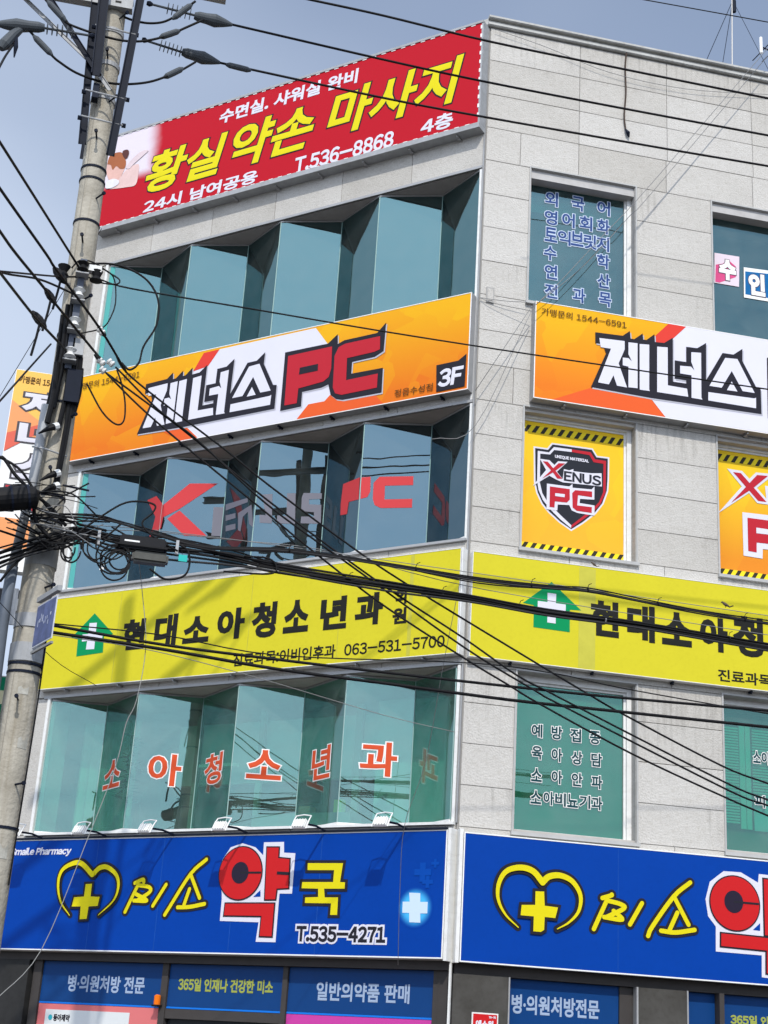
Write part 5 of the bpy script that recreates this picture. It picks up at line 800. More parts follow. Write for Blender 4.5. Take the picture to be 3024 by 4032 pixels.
def blue_art(key, root, og, off, sc):
    hs = None; strokes = []
    d = POLYS[key]
    C0 = dict(d)
    def sh(pts): return [(p[0]-og[0], p[1]-og[1]) for p in pts]
    def taper(n, w0, w1): return [w0+(w1-w0)*sin(pi*.5*min(1, i/(n-1)*1.0)) for i in range(n)]
    # heart
    kb = bmesh.new(); yb = bmesh.new(); z = off+.003
    for nm, rev in (('stroke_heart', False), ('stroke_heart2', True)):
        p = catmull([(a, b, 0) for a, b in sh(C0[nm])], 6); p = [(v.x, v.y) for v in p]
        ws = taper(len(p), .012*sc, .072*sc)
        if rev: ws = ws[::-1]
        stroke(kb, p, [w_+.072*sc for w_ in ws], z); stroke(yb, p, ws, z+.014)
    obj('heart_outline', kb, black_p, root); obj('heart_emblem', yb, yel_p, root)
    cr_ = sh(C0['yellow_cross'])
    obj('cross_outline', flat(grow(cr_, .034*sc), off+.0165), black_p, root); obj('cross_emblem', flat(cr_, off+.0195), yel_p, root)
    kb = bmesh.new(); yb = bmesh.new(); i = 0
    for k, pts in d:
        if k != 'ystroke': continue
        p = [(v.x, v.y) for v in catmull([(a, b, 0) for a, b in sh(pts)], 4)]
        stroke(kb, p, .118*sc, off+.003+i*.0004, .00003); stroke(yb, p, .052*sc, off+.009+i*.0004, .00003); i += 1
    obj('brush_outline', kb, black_p, root); obj('brush_lettering', yb, yel_p, root)
    # big red syllable
    obj('syllable_border', flat(sh(C0['w_yak']), off+.004), white_p, root)
    obj('syllable_gap', flat(sh(C0['w_hole']), off+.0065), blue_sheet, root)
    for nm in ('red1', 'red2'):
        if nm in C0:
            q = sh(C0[nm]); obj('syllable_outline', flat(grow(q, .018*sc), off+(.007 if nm == 'red1' else .0085)), black_p, root)
            obj('red_syllable', flat(q, off+(.0115 if nm == 'red1' else .013)), red_p, root)
    if 'bl_notch' in C0: obj('syllable_notch', flat(sh(C0['bl_notch']), off+.0155), black_p, root)
    cp = C0['circle_pts']; ci = C0['circle_in']
    cx = (cp[0][0]+cp[1][0])/2-og[0]; cy = (cp[2][1]+cp[3][1])/2-og[1]; rx = (cp[1][0]-cp[0][0])/2; ry = (cp[2][1]-cp[3][1])/2
    ix_ = (ci[0][0]+ci[1][0])/2-og[0]; iy = (ci[2][1]+ci[3][1])/2-og[1]; irx = (ci[1][0]-ci[0][0])/2; iry = (ci[2][1]-ci[3][1])/2
    q = bmesh.new(); disc(q, cx, cy, rx+.015, off+.010, 48, ry+.015); obj('syllable_outline', q, black_p, root)
    q = bmesh.new(); disc(q, cx, cy, rx, off+.013, 48, ry); obj('red_syllable', q, red_p, root)
    q = bmesh.new(); disc(q, ix_, iy, irx, off+.016, 32, iry); obj('syllable_eye', q, mat('navy_black', (.02, .015, .03), .4), root)
    obj('syllable_notch', B(ix_, cx+rx-.005, iy-.012, iy+.012, off+.0155, off+.0165), black_p, root)
    if 'gook1' in C0:
        q = sh(C0['gook1']); obj('syllable_outline', flat(grow(q, .036), off+.004), black_p, root); obj('yellow_syllable', flat(q, off+.007), yel_p, root)
    if 'cross_glow' in C0:
        q = sh(C0['cross_glow']); cxm = sum(p[0] for p in q)/len(q); cym = sum(p[1] for p in q)/len(q)
        gm = bpy.data.materials.new('pale_halo_print'); gm.use_nodes = True; tt = gm.node_tree; bb = tt.nodes['Principled BSDF']; bb.inputs['Roughness'].default_value = .5; bb.inputs['Specular IOR Level'].default_value = .08
        c_ = tt.nodes.new('ShaderNodeTexCoord'); dd = tt.nodes.new('ShaderNodeVectorMath'); dd.operation = 'DISTANCE'; dd.inputs[1].default_value = (cxm, cym, off+.002); tt.links.new(c_.outputs['Object'], dd.inputs[0])
        rr = tt.nodes.new('ShaderNodeMapRange'); rr.inputs['From Min'].default_value = .12; rr.inputs['From Max'].default_value = .235; rr.interpolation_type = 'SMOOTHSTEP'; tt.links.new(dd.outputs['Value'], rr.inputs['Value'])
        m_ = tt.nodes.new('ShaderNodeMix'); m_.data_type = 'RGBA'; m_.inputs['A'].default_value = (.06, .42, .78, 1); m_.inputs['B'].default_value = (.0, .042, .29, 1)
        tt.links.new(rr.outputs[0], m_.inputs['Factor']); tt.links.new(m_.outputs['Result'], bb.inputs['Base Color'])
        qq = bmesh.new(); disc(qq, cxm, cym, .24, off+.002, 40); obj('halo_print', qq, gm, root)
        obj('cross_emblem', flat(q, off+.006), mat('pale_cross', (.52, .64, .80), .4), root)
        pb = mat('light_blue_print', (.0, .055, .335), .45)
        for dx, dy, s_ in ((.08, .40, .11), (.24, .50, .05), (.15, .29, .07)):
            s2_ = s_/3
            obj('faint_cross', flat([(cxm+dx+a*s2_, cym+dy+c*s2_) for a, c in ((-1,3),(1,3),(1,1),(3,1),(3,-1),(1,-1),(1,-3),(-1,-3),(-1,-1),(-3,-1),(-3,1),(-1,1))], off+.0045+s_*.01), pb, root)
blue_art('bl1', b1, (-7.32, 2.80), .13, .95)
blue_art('bl2', b2, (.06, 2.78), .11, 1.0)
for k, s, x0, y0, x1, yy in TEXTS['bl1']:
    if k == 'white': letter(b1, (-7.32, 2.80, 0), s, (x0, y0, x1, yy), .134, white_p, .006, .15)
    else:
        letter(b1, (-7.32, 2.80, 0), s, (x0, y0, x1, yy), .134, white_p, .032); letter(b1, (-7.32, 2.80, 0), s, (x0, y0, x1, yy), .138, black_p, .009)

# floodlights along the top of the corner pharmacy sign
fl_x = [-6.30, -5.18, -4.05, -2.91, -1.76, -.63]
fl_lab = ['leftmost of the white floodlights above the blue sign, half hidden by the pole', 'white floodlight above the blue sign over the yellow heart', 'white floodlight above the blue sign, third from the pole', 'white floodlight above the blue sign over the red syllable', 'white floodlight above the blue sign, second from the corner', 'white floodlight above the blue sign nearest the building corner']
def floodlight():
    r = bpy.data.objects.new('floodlight', None); COL.objects.link(r)
    obj('arm', T([(.03, -.02, .10), (.02, .008, .35), (-.01, .0, .58)], .014, 6), dark_steel, r)
    M = Matrix.Translation((-.05, -.01, .61)) @ Matrix.Rotation(radians(-30), 4, 'X') @ Matrix.Scale(1.15, 4)
    hd = bmesh.new(); box(hd, -.075, .075, -.055, .05, -.02, .022, M=M)
    bmesh.ops.bevel(hd, geom=hd.edges[:], offset=.008, segments=2, affect='EDGES')
    obj('lamp_head', hd, white_f, r)
    ff = bmesh.new()
    for k in range(5): box(ff, -.07+k*.032, -.058+k*.032, -.05, .045, .0225, .034, M=M)
    obj('cooling_fins', ff, alu, r)
    obj('lamp_glass', B(-.062, .062, -.042, .038, -.026, -.0205, M=M), mat('lamp_lens', (.5, .5, .48), .2), r)
    yk = [(-.09, -.06, 0), (-.09, .06, 0), (-.09, .115, -.01), (.0, .13, -.01), (.09, .115, -.01), (.09, .06, 0), (.09, -.06, 0)]
    obj('yoke', T([M @ Vector(p) for p in yk], .008, 6), white_f, r)
    return r
def copy_thing(src):
    r = src.copy(); COL.objects.link(r)
    for c in src.children:
        k = c.copy(); COL.objects.link(k); k.parent = r
    return r
proto = None
for x, lb in zip(fl_x, fl_lab):
    if proto is None: proto = floodlight(); o = proto
    else: o = copy_thing(proto)
    o.matrix_world = FACE[1] @ Matrix.Translation((x, 4.285, 0)) @ Matrix.Rotation(random.uniform(-.05, .05), 4, 'Y')
    tag(o, lb, 'floodlight', 'floodlights above the pharmacy sign')

# ------------------------------------------------------------------ ground floor shop front
dk = mat('shopfront_frame', (.055, .05, .048), .45, noise=.2); stone_d = mat('dark_stone', (.032, .032, .032), .35, noise=.6, nscale=2, streak=.3)
bf = mat('blue_shop_film', (.006, .045, .17), .3, noise=.1); bf2 = mat('bright_blue_edge', (.01, .16, .62), .35)
pale = mat('pale_blue_letter', (.30, .38, .52), .5); gold = mat('dull_gold_letter', (.30, .34, .07), .5)
SO = -.12
sf = empty('shop_front', (0, 0, 0)); sf.parent = BLD
def sp_(name, bm, m, face): o = obj(name, bm, m, sf); o.matrix_world = FACE[face]; return o
sp_('fascia', B(-6.98, -.05, 2.69, 2.785, -.30, -.03), dk, 1)
sp_('fascia', B(.05, 9, 2.66, 2.775, -.30, -.05), dk, 2)
for a, b in ((-6.30, -6.16), (-4.15, -4.055), (-2.325, -2.255), (-.27, -.20)): sp_('mullion', B(a, b, .14, 2.70, SO-.05, SO+.03), dk, 1)
sp_('stone_pier', B(-7.0, -6.33, .14, 2.69, -.45, -.02), stone_d, 1)
sp_('mullion', B(-.20, -.03, .14, 2.69, -.45, -.08), dk, 1)
for a, b in ((-6.155, -4.155), (-4.05, -2.33), (-2.25, -.275)):
    sp_('blue_panel', B(a, b, 2.175, 2.685, SO-.02, SO), bf, 1)
    sp_('panel_edge', B(a, b, 2.15, 2.172, SO-.02, SO+.004), bf2, 1)
coral = mat('coral_poster', (.60, .16, .16), .45); mag = mat('magenta_poster', (.50, .05, .30), .45)
sp_('poster', B(-6.155, -4.155, .5, 2.145, SO-.02, SO), coral, 1)
sp_('poster_card', B(-6.02, -4.62, .7, 2.075, SO+.001, SO+.005), mat('pale_card', (.60, .62, .62), .4), 1)
sp_('door_head', B(-4.05, -2.33, 2.03, 2.145, SO-.04, SO+.02), dk, 1)
sp_('door', B(-4.04, -2.34, .15, 2.025, SO-.08, SO-.04), mat('dark_glass_door', (.02, .022, .025), .1), 1)
sp_('poster', B(-2.25, -.275, .5, 2.145, SO-.02, SO), mag, 1)
q = bmesh.new(); disc(q, -5.925, 1.975, .035, SO+.008, 20); sp_('company_mark', q, mat('aqua_mark', (.03, .35, .42), .4), 1)
me = text_mesh('동아제약', -5.87, 1.935, -5.60, 2.015, SO+.007, .004); o = obj('lettering', me, black_p, sf); o.matrix_world = FACE[1]
for k, s, x0, y0, x1, y1_ in TEXTS['st1']:
    me = text_mesh(s, x0, y0, x1, y1_, SO+.003, .006); o = obj('lettering', me, pale if k == 'pale' else gold, sf); o.matrix_world = FACE[1]
for k, s, x0, y0, x1, y1_ in TEXTS['st2']:
    me = text_mesh(s, x0, y0, x1, y1_, SO+.003, .006); o = obj('lettering', me, pale if k == 'pale' else gold, sf); o.matrix_world = FACE[2]
# street side ground floor
stone_l = mat('grey_brown_stone', (.075, .072, .066), .45, noise=.6, nscale=2.5, streak=.3)
sp_('stone_pier', B(.03, .68, .14, 2.66, -.3, -.01), stone_l, 2)
sp_('stone_pier', B(2.26, 2.86, .14, 2.66, -.3, -.01), stone_l, 2)
for a, b in ((.683, .70), (2.235, 2.257), (2.862, 2.88), (3.27, 3.33), (5.0, 5.1)): sp_('mullion', B(a, b, .14, 2.66, -.2, .005), alu_grey if b < 2.9 else dk, 2)
for a, b in ((.705, 2.06), (2.885, 3.265), (3.335, 4.995), (5.105, 7.0)): sp_('blue_panel', B(a, b, .6, 2.655, SO-.02, SO), bf, 2)
sp_('mullion', B(2.065, 2.23, .14, 2.655, SO-.1, SO+.02), dk, 2)
ps = face_root('wall_notice', 2, .258, 1.6, 0, 'small red notice board in a pale frame on the dark stone pier', 'notice board')
obj('frame', B(0, .31, 0, .655, -.008, .012), alu, ps); obj('notice_sheet', B(.015, .295, .015, .64, .0125, .016), red_p, ps)
o = letter(ps, (0, 0, 0), '에스원', (.05, .50, .25, .57), .018, white_p, .004)
o = letter(ps, (0, 0, 0), '70-70', (.20, .60, .28, .62), .018, white_p, .002)
al = face_root('alarm_beacon', 1, -4.19, 2.18, SO+.03, 'small orange alarm beacon at the top of the shop front mullion', 'alarm lamp')
bm = tube(bmesh.new(), [(.045, .0, .05), (.045, .11, .05), (.045, .125, .05)], [.042, .042, .02], 12); obj('lens', bm, mat('orange_lens', (.75, .16, .01), .25), al)
obj('base', B(0, .09, -.02, .004, 0, .1), black, al)

# ------------------------------------------------------------------ utility pole
PX, PY = -5.02, -4.25
def prad(z): return .160-.0045*z
def axx(z): return PX-.013*(z-5.4)+.02*min(0, z-5.4)
UP = empty('utility_pole', (PX, PY, 0), 'tall tapered concrete utility pole in front of the corner building', 'utility pole')
def P(name, bm, m, smooth=False): 
    return obj(name, bm, m, UP, smooth=smooth, org=(PX, PY, 0))
zs = [0, 2, 4, 6, 8, 10, 12, 14, 15.2]
P('shaft', tube(bmesh.new(), [(axx(z), PY, z) for z in zs], [prad(z) for z in zs], 32), pole_m, True)
def band(z, h=.03, t=.008, m=dark_steel):
    P('band', tube(bmesh.new(), [(axx(z), PY, z-h/2), (axx(z), PY, z+h/2)], prad(z)+t, 24), m)
for z in (9.55, 9.42, 8.95, 7.75, 7.05, 6.15, 5.92, 4.62, 4.55, 3.25): band(z, .022)
for z in (10.35, 10.75, 11.15): band(z, .05, .01, steel)
band(5.00, .12, .012, steel); band(4.72, .16, .012, steel); band(5.62, .24, .006, mat('grey_tape', (.28, .28, .27), .6))
for i, z in enumerate([2.2, 2.8, 3.6, 4.3, 5.3, 6.35, 6.9, 7.5, 8.1, 8.7, 9.2, 9.85, 10.3, 10.8, 11.3]):     # step bolts
    a = radians(-95 if i % 2 else -60); d = Vector((cos(a), sin(a), 0))
    r = prad(z); c = Vector((axx(z), PY, z)); 
    P('step_bolt', tube(tube(bmesh.new(), [c+d*(r-.02), c+d*(r+.13)], .009, 6), [c+d*(r+.125), c+d*(r+.145)], .018, 8), dark_steel)
def bar(p, q, w, m, name, t=.5):
    """channel section: web and two flanges"""
    p = Vector(p); q = Vector(q); d = (q-p); L = d.length; zq = d.normalized(); x = zq.cross(Vector((0, 1, 0)))
    if x.length < .1: x = zq.cross(Vector((1, 0, 0)))
    x.normalize(); y = zq.cross(x)
    M = Matrix(((x.x, y.x, zq.x, p.x), (x.y, y.y, zq.y, p.y), (x.z, y.z, zq.z, p.z), (0, 0, 0, 1)))
    bm = bmesh.new(); box(bm, -w/2, w/2, -w*.06, w*.06, 0, L, M=M); box(bm, -w/2, -w/2+w*.12, w*.061, w*t, 0, L, M=M); box(bm, w/2-w*.12, w/2, w*.061, w*t, 0, L, M=M)
    return P(name, bm, m)
# upright hanger channels either side of the pole
bar((-5.215, -4.38, 9.75), (-5.36, -4.38, 12.5), .075, dark_steel, 'hanger_channel')
bar((-4.935, -4.50, 9.60), (-4.82, -4.50, 12.6), .080, dark_steel, 'hanger_channel')
bar((-5.178, -4.55, 10.43), (-5.255, -4.55, 12.5), .095, dark_steel, 'hanger_channel')
bar((-5.20, -4.42, 9.56), (-5.20, -4.42, 9.76), .03, dark_steel, 'hanger_rod')
# cross arms with pin slots
def crossarm(p, q, h=.11):
    p = Vector(p); q = Vector(q); d = (q-p).normalized(); n = Vector((d.y, -d.x, 0))
    if n.y > 0: n = -n
    L = (q-p).length; M = Matrix(((d.x, 0, n.x, p.x), (d.y, 0, n.y, p.y), (d.z, 1, n.z, p.z), (0, 0, 0, 1)))
    bm = bmesh.new(); box(bm, 0, L, -h/2, h/2, -.006, .006, M=M); box(bm, 0, L, -h/2, -h/2+.008, -.09, -.0061, M=M); box(bm, 0, L, h/2-.008, h/2, -.09, -.0061, M=M)
    P('crossarm', bm, steel)
    sl = bmesh.new(); x = .15
    while x < L-.1: box(sl, x, x+.06, -.012, .012, .0062, .008, M=M); x += .33
    P('crossarm_slots', sl, black)
crossarm((-6.9, -4.30, 11.50), (-4.93, -4.42, 11.44))
crossarm((-6.9, -4.00, 12.15), (-4.0, -4.1, 12.05))
bar((-5.80, -4.40, 11.42), (-5.22, -4.42, 10.62), .055, dark_steel, 'brace', .3)
bar((-6.02, -4.20, 11.45), (-5.17, -4.24, 10.72), .04, steel, 'brace', .3)
bar((-5.22, -4.43, 10.62), (-5.03, -4.43, 10.38), .045, steel, 'brace', .3)
for z in (9.98, 10.28, 11.05):                                              # spacer bolts between channels
    P('tie_bolt', T([(-5.26, -4.48, z+.02), (-4.86, -4.50, z-.02)], .009), steel)
    for x in (-5.27, -4.85): P('nut', T([(x-.02, -4.47, z), (x+.02, -4.47, z)], .022, 6), dark_steel)
for x, z in ((-5.16, 10.33), (-4.93, 10.15)):
    P('clamp_plate', B(x-.03, x+.03, PY-.24, PY-.14, z-.10, z+.06), dark_steel)
# upper tier above the picture: its shadow falls on the yellow sign
crossarm((-6.3, -4.35, 13.55), (-3.9, -4.35, 13.50)); crossarm((-6.0, -4.1, 14.4), (-3.9, -4.2, 14.4))
bar((-5.15, -4.45, 12.5), (-5.15, -4.45, 14.6), .08, dark_steel, 'hanger_channel')
bar((-4.1, -4.38, 13.45), (-4.88, -4.38, 12.75), .05, dark_steel, 'brace', .3); bar((-6.1, -4.38, 13.5), (-5.15, -4.38, 12.7), .05, dark_steel, 'brace', .3)
for k, (a_, b_2) in enumerate((((-3.95, 13.55), (-3.2, 13.5)), ((-4.3, 14.4), (-3.5, 14.3)))):
    P('upper_insulator', tube(bmesh.new(), [(a_[0], -4.4, a_[1]), (a_[0]*.6+b_2[0]*.4, -4.4, (a_[1]+b_2[1])/2), (b_2[0]-.3, -4.4, b_2[1]), (b_2[0], -4.4, b_2[1]-.01)], [.025, .05, .085, .02], 12), grey_ins)
P('upper_jumper', T(catmull([(-3.4, -4.4, 13.45), (-3.9, -4.4, 13.05), (-4.6, -4.5, 12.9), (-5.3, -4.5, 13.0), (-6.0, -4.4, 13.3)], 6), .016, 6), cable_m)
# secondary rack with spool insulators
P('rack', B(-5.065, -5.005, PY-.20, PY-.16, 7.35, 8.48), mat('rack_blue_grey', (.10, .115, .15), .5), False)
for i, z in enumerate((8.36, 8.08, 7.775, 7.47)):
    mm = black if i == 0 else porcelain
    P('spool_insulator', tube(bmesh.new(), [(-5.03, PY-.27, z-.055), (-5.03, PY-.27, z-.035), (-5.03, PY-.27, z-.008), (-5.03, PY-.27, z+.008), (-5.03, PY-.27, z+.035), (-5.03, PY-.27, z+.055)], [.028, .055, .03, .03, .055, .028], 14), mm)
    P('rack_strap', B(-5.09, -4.97, PY-.29, PY-.16, z-.075, z-.062), steel)
P('spool_insulator', tube(bmesh.new(), [(-4.90, PY-.22, 8.26), (-4.90, PY-.22, 8.30), (-4.90, PY-.22, 8.36)], [.06, .035, .055], 14), black)
P('rack_strap', B(-4.98, -4.86, PY-.26, PY-.18, 8.34, 8.40), porcelain)
P('spool_insulator', tube(bmesh.new(), [(-5.20, PY-.22, 8.26), (-5.20, PY-.22, 8.30), (-5.20, PY-.22, 8.36)], [.055, .03, .06], 14), black)
# risers, conduit and cables strapped to the pole
P('conduit', tube(bmesh.new(), [(-5.175, PY-.14, 6.98), (-5.19, PY-.14, 6.2), (-5.25, PY-.12, 5.45)], .042, 14), mat('grey_conduit', (.33, .34, .35), .5, noise=.2), True)
P('conduit', tube(bmesh.new(), [(-5.25, PY-.12, 5.45), (-5.26, PY-.10, 5.0), (-5.245, PY-.08, 4.3), (-5.235, PY-.08, .0)], .05, 14), mat('blue_grey_conduit', (.12, .14, .17), .5, noise=.2), True)
for z in (6.55, 5.9): P('conduit_strap', T([(-5.24, PY-.19, z), (-5.12, PY-.20, z-.01), (-4.93, PY-.14, z-.03)], .008), steel)
for dx, dy, z0, z1, r in ((-.10, -.16, 6.95, 8.0, .020), (-.135, -.13, 6.9, 7.9, .018), (-.07, -.175, 6.95, 8.15, .016), (.03, -.165, 6.2, 7.45, .018), (.055, -.16, 6.25, 7.5, .015), (-.01, -.175, 6.75, 7.5, .022), (.08, -.14, 6.9, 7.5, .026), (.105, -.12, 6.95, 7.4, .02), (-.115, -.17, 6.8, 7.4, .028)):
    P('riser_cable', T(catmull([(PX+dx, PY+dy, z1), (PX+dx+.012, PY+dy, (z0+z1)/2), (PX+dx-.01, PY+dy, z0)], 5), r, 8), cable_m)
P('splice_box', B(PX-.01, PX+.12, PY-.22, PY-.13, 7.02, 7.34), dark_steel)
P('splice_box', B(PX+.0, PX+.10, PY-.20, PY-.14, 7.50, 7.66), steel)
for x, z in ((-5.10, 6.72), (-5.03, 6.28), (-5.02, 6.16)):
    P('cable_end', tube(bmesh.new(), [(x+.06, PY-.2, z+.06), (x+.02, PY-.22, z+.03), (x-.03, PY-.23, z), (x-.1, PY-.24, z-.06)], [.018, .03, .022, .006], 8), black)
    P('end_sleeve', tube(bmesh.new(), [(x+.055, PY-.2, z+.055), (x+.02, PY-.22, z+.03)], .034, 8), porcelain)
P('thin_riser', T(catmull([(-4.90, PY-.06, 5.4), (-4.885, PY-.06, 4.9), (-4.88, PY-.07, 4.2), (-4.90, PY-.08, 2.8)], 5), .008, 6), cable_m)
P('mould_line', tube(bmesh.new(), [(axx(z)-prad(z)*.55, PY-prad(z)*.84, z) for z in (0, 5, 10, 15)], .004, 4), mat('seam_grey', (.30, .28, .24), .9))
for a_, z_, h_ in ((-75, 3.9, .10), (-100, 4.35, .07), (-60, 5.35, .06), (-88, 3.0, .12)):
    bmq = bmesh.new(); n_ = 5; lo = []; hi = []
    for k_ in range(n_):
        an = radians(a_+k_*9); r_ = prad(z_)+.0025
        lo.append(bmq.verts.new((axx(z_)+r_*cos(an), PY+r_*sin(an), z_))); hi.append(bmq.verts.new((axx(z_)+r_*cos(an), PY+r_*sin(an), z_+h_*(.8+.2*sin(k_*2)))))
    for k_ in range(n_-1): bmq.faces.new((lo[k_], lo[k_+1], hi[k_+1], hi[k_]))
    P('paper_scrap', bmq, mat('paper_remains', (.46, .45, .40), .8, noise=.7, nscale=14))
P('side_bracket', B(-5.205, -5.165, PY-.19, PY-.17, 4.92, 5.24), steel)
P('pole_bolt', T([(-4.93, PY-.1, 6.26), (-4.70, PY-.16, 6.22)], .010), dark_steel)

# street name plate fixed to the pole
pl_r = empty('street_name_plate', (-4.97, -4.46, 4.70), 'faded blue street name plate with pale edge clamped to the pole, seen edge-on', 'street sign')
A0 = Vector((-4.985, -4.45, 4.73)); dirp = Vector((.36, -1.0, 0)).normalized(); LN = .46
Mp = Matrix(((dirp.x, 0, -dirp.y, A0.x), (dirp.y, 0, dirp.x, A0.y), (0, 1, 0, A0.z), (0, 0, 0, 1)))
Mi = Matrix.Translation((-(-4.97), 4.46, -4.70)) @ Mp
H_ = .37
obj('plate', B(.0, LN, 0, H_, -.004, .004, M=Mi), mat('pale_plate_edge', (.55, .57, .62), .4), pl_r)
for sgn in (1, -1):
    z_ = .0045 if sgn > 0 else -.0065
    obj('plate_face', B(.012, LN-.012, .012, H_-.012, z_, z_+.002, M=Mi), mat('faded_blue_enamel', (.12, .15, .30), .45, noise=.7, nscale=9, streak=.5), pl_r)
bmq = bmesh.new(); box(bmq, .0, LN+.03, H_+.03, H_+.075, -.02, .02, M=Mi); obj('top_rail', bmq, steel, pl_r)
bmq = bmesh.new(); box(bmq, .0, LN+.02, -.05, -.03, -.01, .01, M=Mi); obj('bottom_rail', bmq, pale_cable, pl_r)
rq = random.Random(8)
for sg in (.0068, -.0088):                                                  # lettering worn to unreadable pale patches
    fb = bmesh.new()
    for k in range(9):
        x = .07+k*.036+rq.uniform(-.006, .006); z = .10+rq.uniform(0, .14)
        box(fb, x, x+rq.uniform(.008, .028), z, z+rq.uniform(.02, .06), sg, sg+.001, M=Mi)
    obj('worn_lettering', fb, mat('worn_white', (.42, .45, .55), .6), pl_r)['kind'] = 'stuff'

# ------------------------------------------------------------------ strain insulators and wire sleeves
def lathe_line(name, pts, rs, m, parent, org, seg=12):
    return obj(name, tube(bmesh.new(), pts, rs, seg), m, parent, org=org, smooth=False)
def lerp(a, b, t): return Vector(a).lerp(Vector(b), t)
INS = []
def strain(a, b, c, d, label):
    """polymer strain insulator with sheds a..b and the moulded dead-end cover c..d"""
    r = empty('strain_insulator', a, label, 'insulator', 'polymer strain insulators on the pole'); og = tuple(a)
    lathe_line('rod', [a, b], .012, grey_ins, r, og, 8)
    for k in range(6):
        p = lerp(a, b, .42+.09*k); q = lerp(a, b, .42+.09*k+.014)
        lathe_line('shed', [p, q], .058, grey_ins, r, og, 16)
    lathe_line('clevis', [lerp(a, b, .0), lerp(a, b, .06), lerp(a, b, .12)], [.02, .03, .016], dark_steel, r, og, 8)
    lathe_line('dead_end_cover', [c, lerp(c, d, .12), lerp(c, d, .32), lerp(c, d, .55), lerp(c, d, .8), d], [.035, .052, .055, .068, .042, .016], grey_ins, r, og, 14)
    return r
strain((-4.80, -4.3, 11.59), (-4.29, -4.3, 11.555), (-4.31, -4.3, 11.55), (-3.915, -4.3, 11.53), 'upper strain insulator with ribbed sheds to the right of the pole')
strain((-4.80, -4.05, 11.33), (-4.34, -4.0, 11.30), (-4.38, -4.0, 11.31), (-3.98, -4.0, 11.265), 'lower strain insulator with ribbed sheds to the right of the pole')
strain((-5.24, -4.55, 10.88), (-5.76, -4.6, 10.825), (-5.72, -4.6, 10.83), (-6.20, -4.6, 10.765), 'strain insulator with ribbed sheds to the left of the pole')
def sleeve(p, q, label, r0=.030):
    r = empty('wire_sleeve', p, label, 'cable sleeve', 'grey sleeves on the high-voltage jumpers')
    lathe_line('sleeve_body', [p, lerp(p, q, .15), lerp(p, q, .5), lerp(p, q, .85), q], [.014, r0, r0*1.05, r0, .014], grey_ins, r, tuple(p), 12)
SLV = SLEEVES
for p, q, lb in SLV: sleeve(p, q, lb)
ar = empty('surge_arrester', (-5.98, -4.6, 10.75), 'grey surge arrester hanging under the left strain insulator', 'arrester')
lathe_line('body', [(-5.94, -4.6, 10.76), (-6.0, -4.62, 10.66), (-6.06, -4.64, 10.52), (-6.08, -4.65, 10.46)], [.035, .05, .06, .03], grey_ins, ar, (-5.98, -4.6, 10.75), 12)
lathe_line('tail', [(-5.97, -4.62, 10.7), (-5.95, -4.64, 10.52), (-5.95, -4.64, 10.40)], [.012, .022, .006], dark_steel, ar, (-5.98, -4.6, 10.75), 8)

# ------------------------------------------------------------------ cables
LAB = {
 'high_voltage_line': ('overhead power line', 'power line', 'high-voltage lines crossing the red sign', ['topmost black power line crossing the red sign corner', 'middle black power line running from the upper insulator across the red sign', 'lowest of three black power lines, crossing the fourth-floor wall']),
 'jumper': ('jumper_wire', 'jumper wire', 'jumper wires round the pole head', ['black jumper wire curving up beside the upper insulator', 'black jumper wire sagging behind the hanger channels', 'lowest black jumper wire looping under the insulators to the left']),
 'left_drop': ('jumper_wire', 'jumper wire', 'jumper wires round the pole head', ['short black wire leaving the surge arrester to the left']),
}
def cable(name, pts, r, m, label, cat, group=None):
    o = obj(name, T(catmull(pts, 5), r, 6), m, org=tuple(pts[0]), smooth=True, loc=tuple(pts[0])); tag(o, label, cat, group); return o
cnt = {}
names = dict(thin_wire=['thin wire passing over the roof corner at the top right', 'thin line crossing the sky left of the pole', 'thin pale line crossing the clinic windows', 'hair-thin line at the left edge by the yellow sign', 'thin wire running just above the two thick black lines'],
 service_line=['black service line coming in from the upper left, first above the others', 'black service line from the left with a splice, second from the top', 'black service line from the left with a splice, third from the top', 'black service line from the left with a splice, lowest of the four', 'short level service line reaching the rack from the left', 'service line curving into the second spool from the left', 'service line rising to the pole from the lower left'],
 drop_line=['rightmost of four black lines slanting down across the corner', 'black line slanting down across the corner, second from the right', 'black line slanting down across the corner, third from the right', 'leftmost of four black lines slanting down across the corner'],
 mid_wire=['single black wire crossing the orange signs'],
 loop=['large round loop of black cable hanging beside the pole rack', 'small knot of cable at the top spool', 'medium loop of black cable hanging in front of the column', 'deep loop of black cable hanging over the orange sign'],
 roof_wire=['left of two thin wires slanting down the granite wall from the roof aerial', 'right of two thin wires slanting down the granite wall from the roof aerial'],
 tie_wire=['upper tie wire from the orange sign bracket down to the corner', 'lower tie wire from the orange sign bracket down past the corner', 'upper short wire tying the two orange signs together', 'lower short wire tying the two orange signs together'],
 wall_wire=['fine wire strung along the granite wall below the coping'],
 hanging_cord=['pale cord hanging from the terminal box down past the blue sign', 'thin pale cord hanging down beside the building corner'],
 low_line=['upper of two thick black lines below the yellow sign', 'lower of two thick black lines below the yellow sign'],
 messenger=['upper straight messenger wire above the cable bundles', 'lower straight messenger wire above the cable bundles'],
 tangle=[], coil=[], bundle=[])
dusty_cable = mat('dusty_cable', (.04, .04, .042), .6, noise=.5, nscale=4)
bundle_main = empty('cable_bundle', (-4.5, -4.5, 5.8), 'thick sagging bundle of black telecom cables crossing the whole picture', 'cable bundle')
bundle_up = empty('cable_bundle', (-4.9, -4.5, 5.95), 'thinner bundle of black cables strung above the thick telecom bundle', 'cable bundle')
tangle = empty('cable_tangle', (-5.2, -4.5, 5.9), 'tangle of loose black cables wound about the pole below the conduit', 'cables')
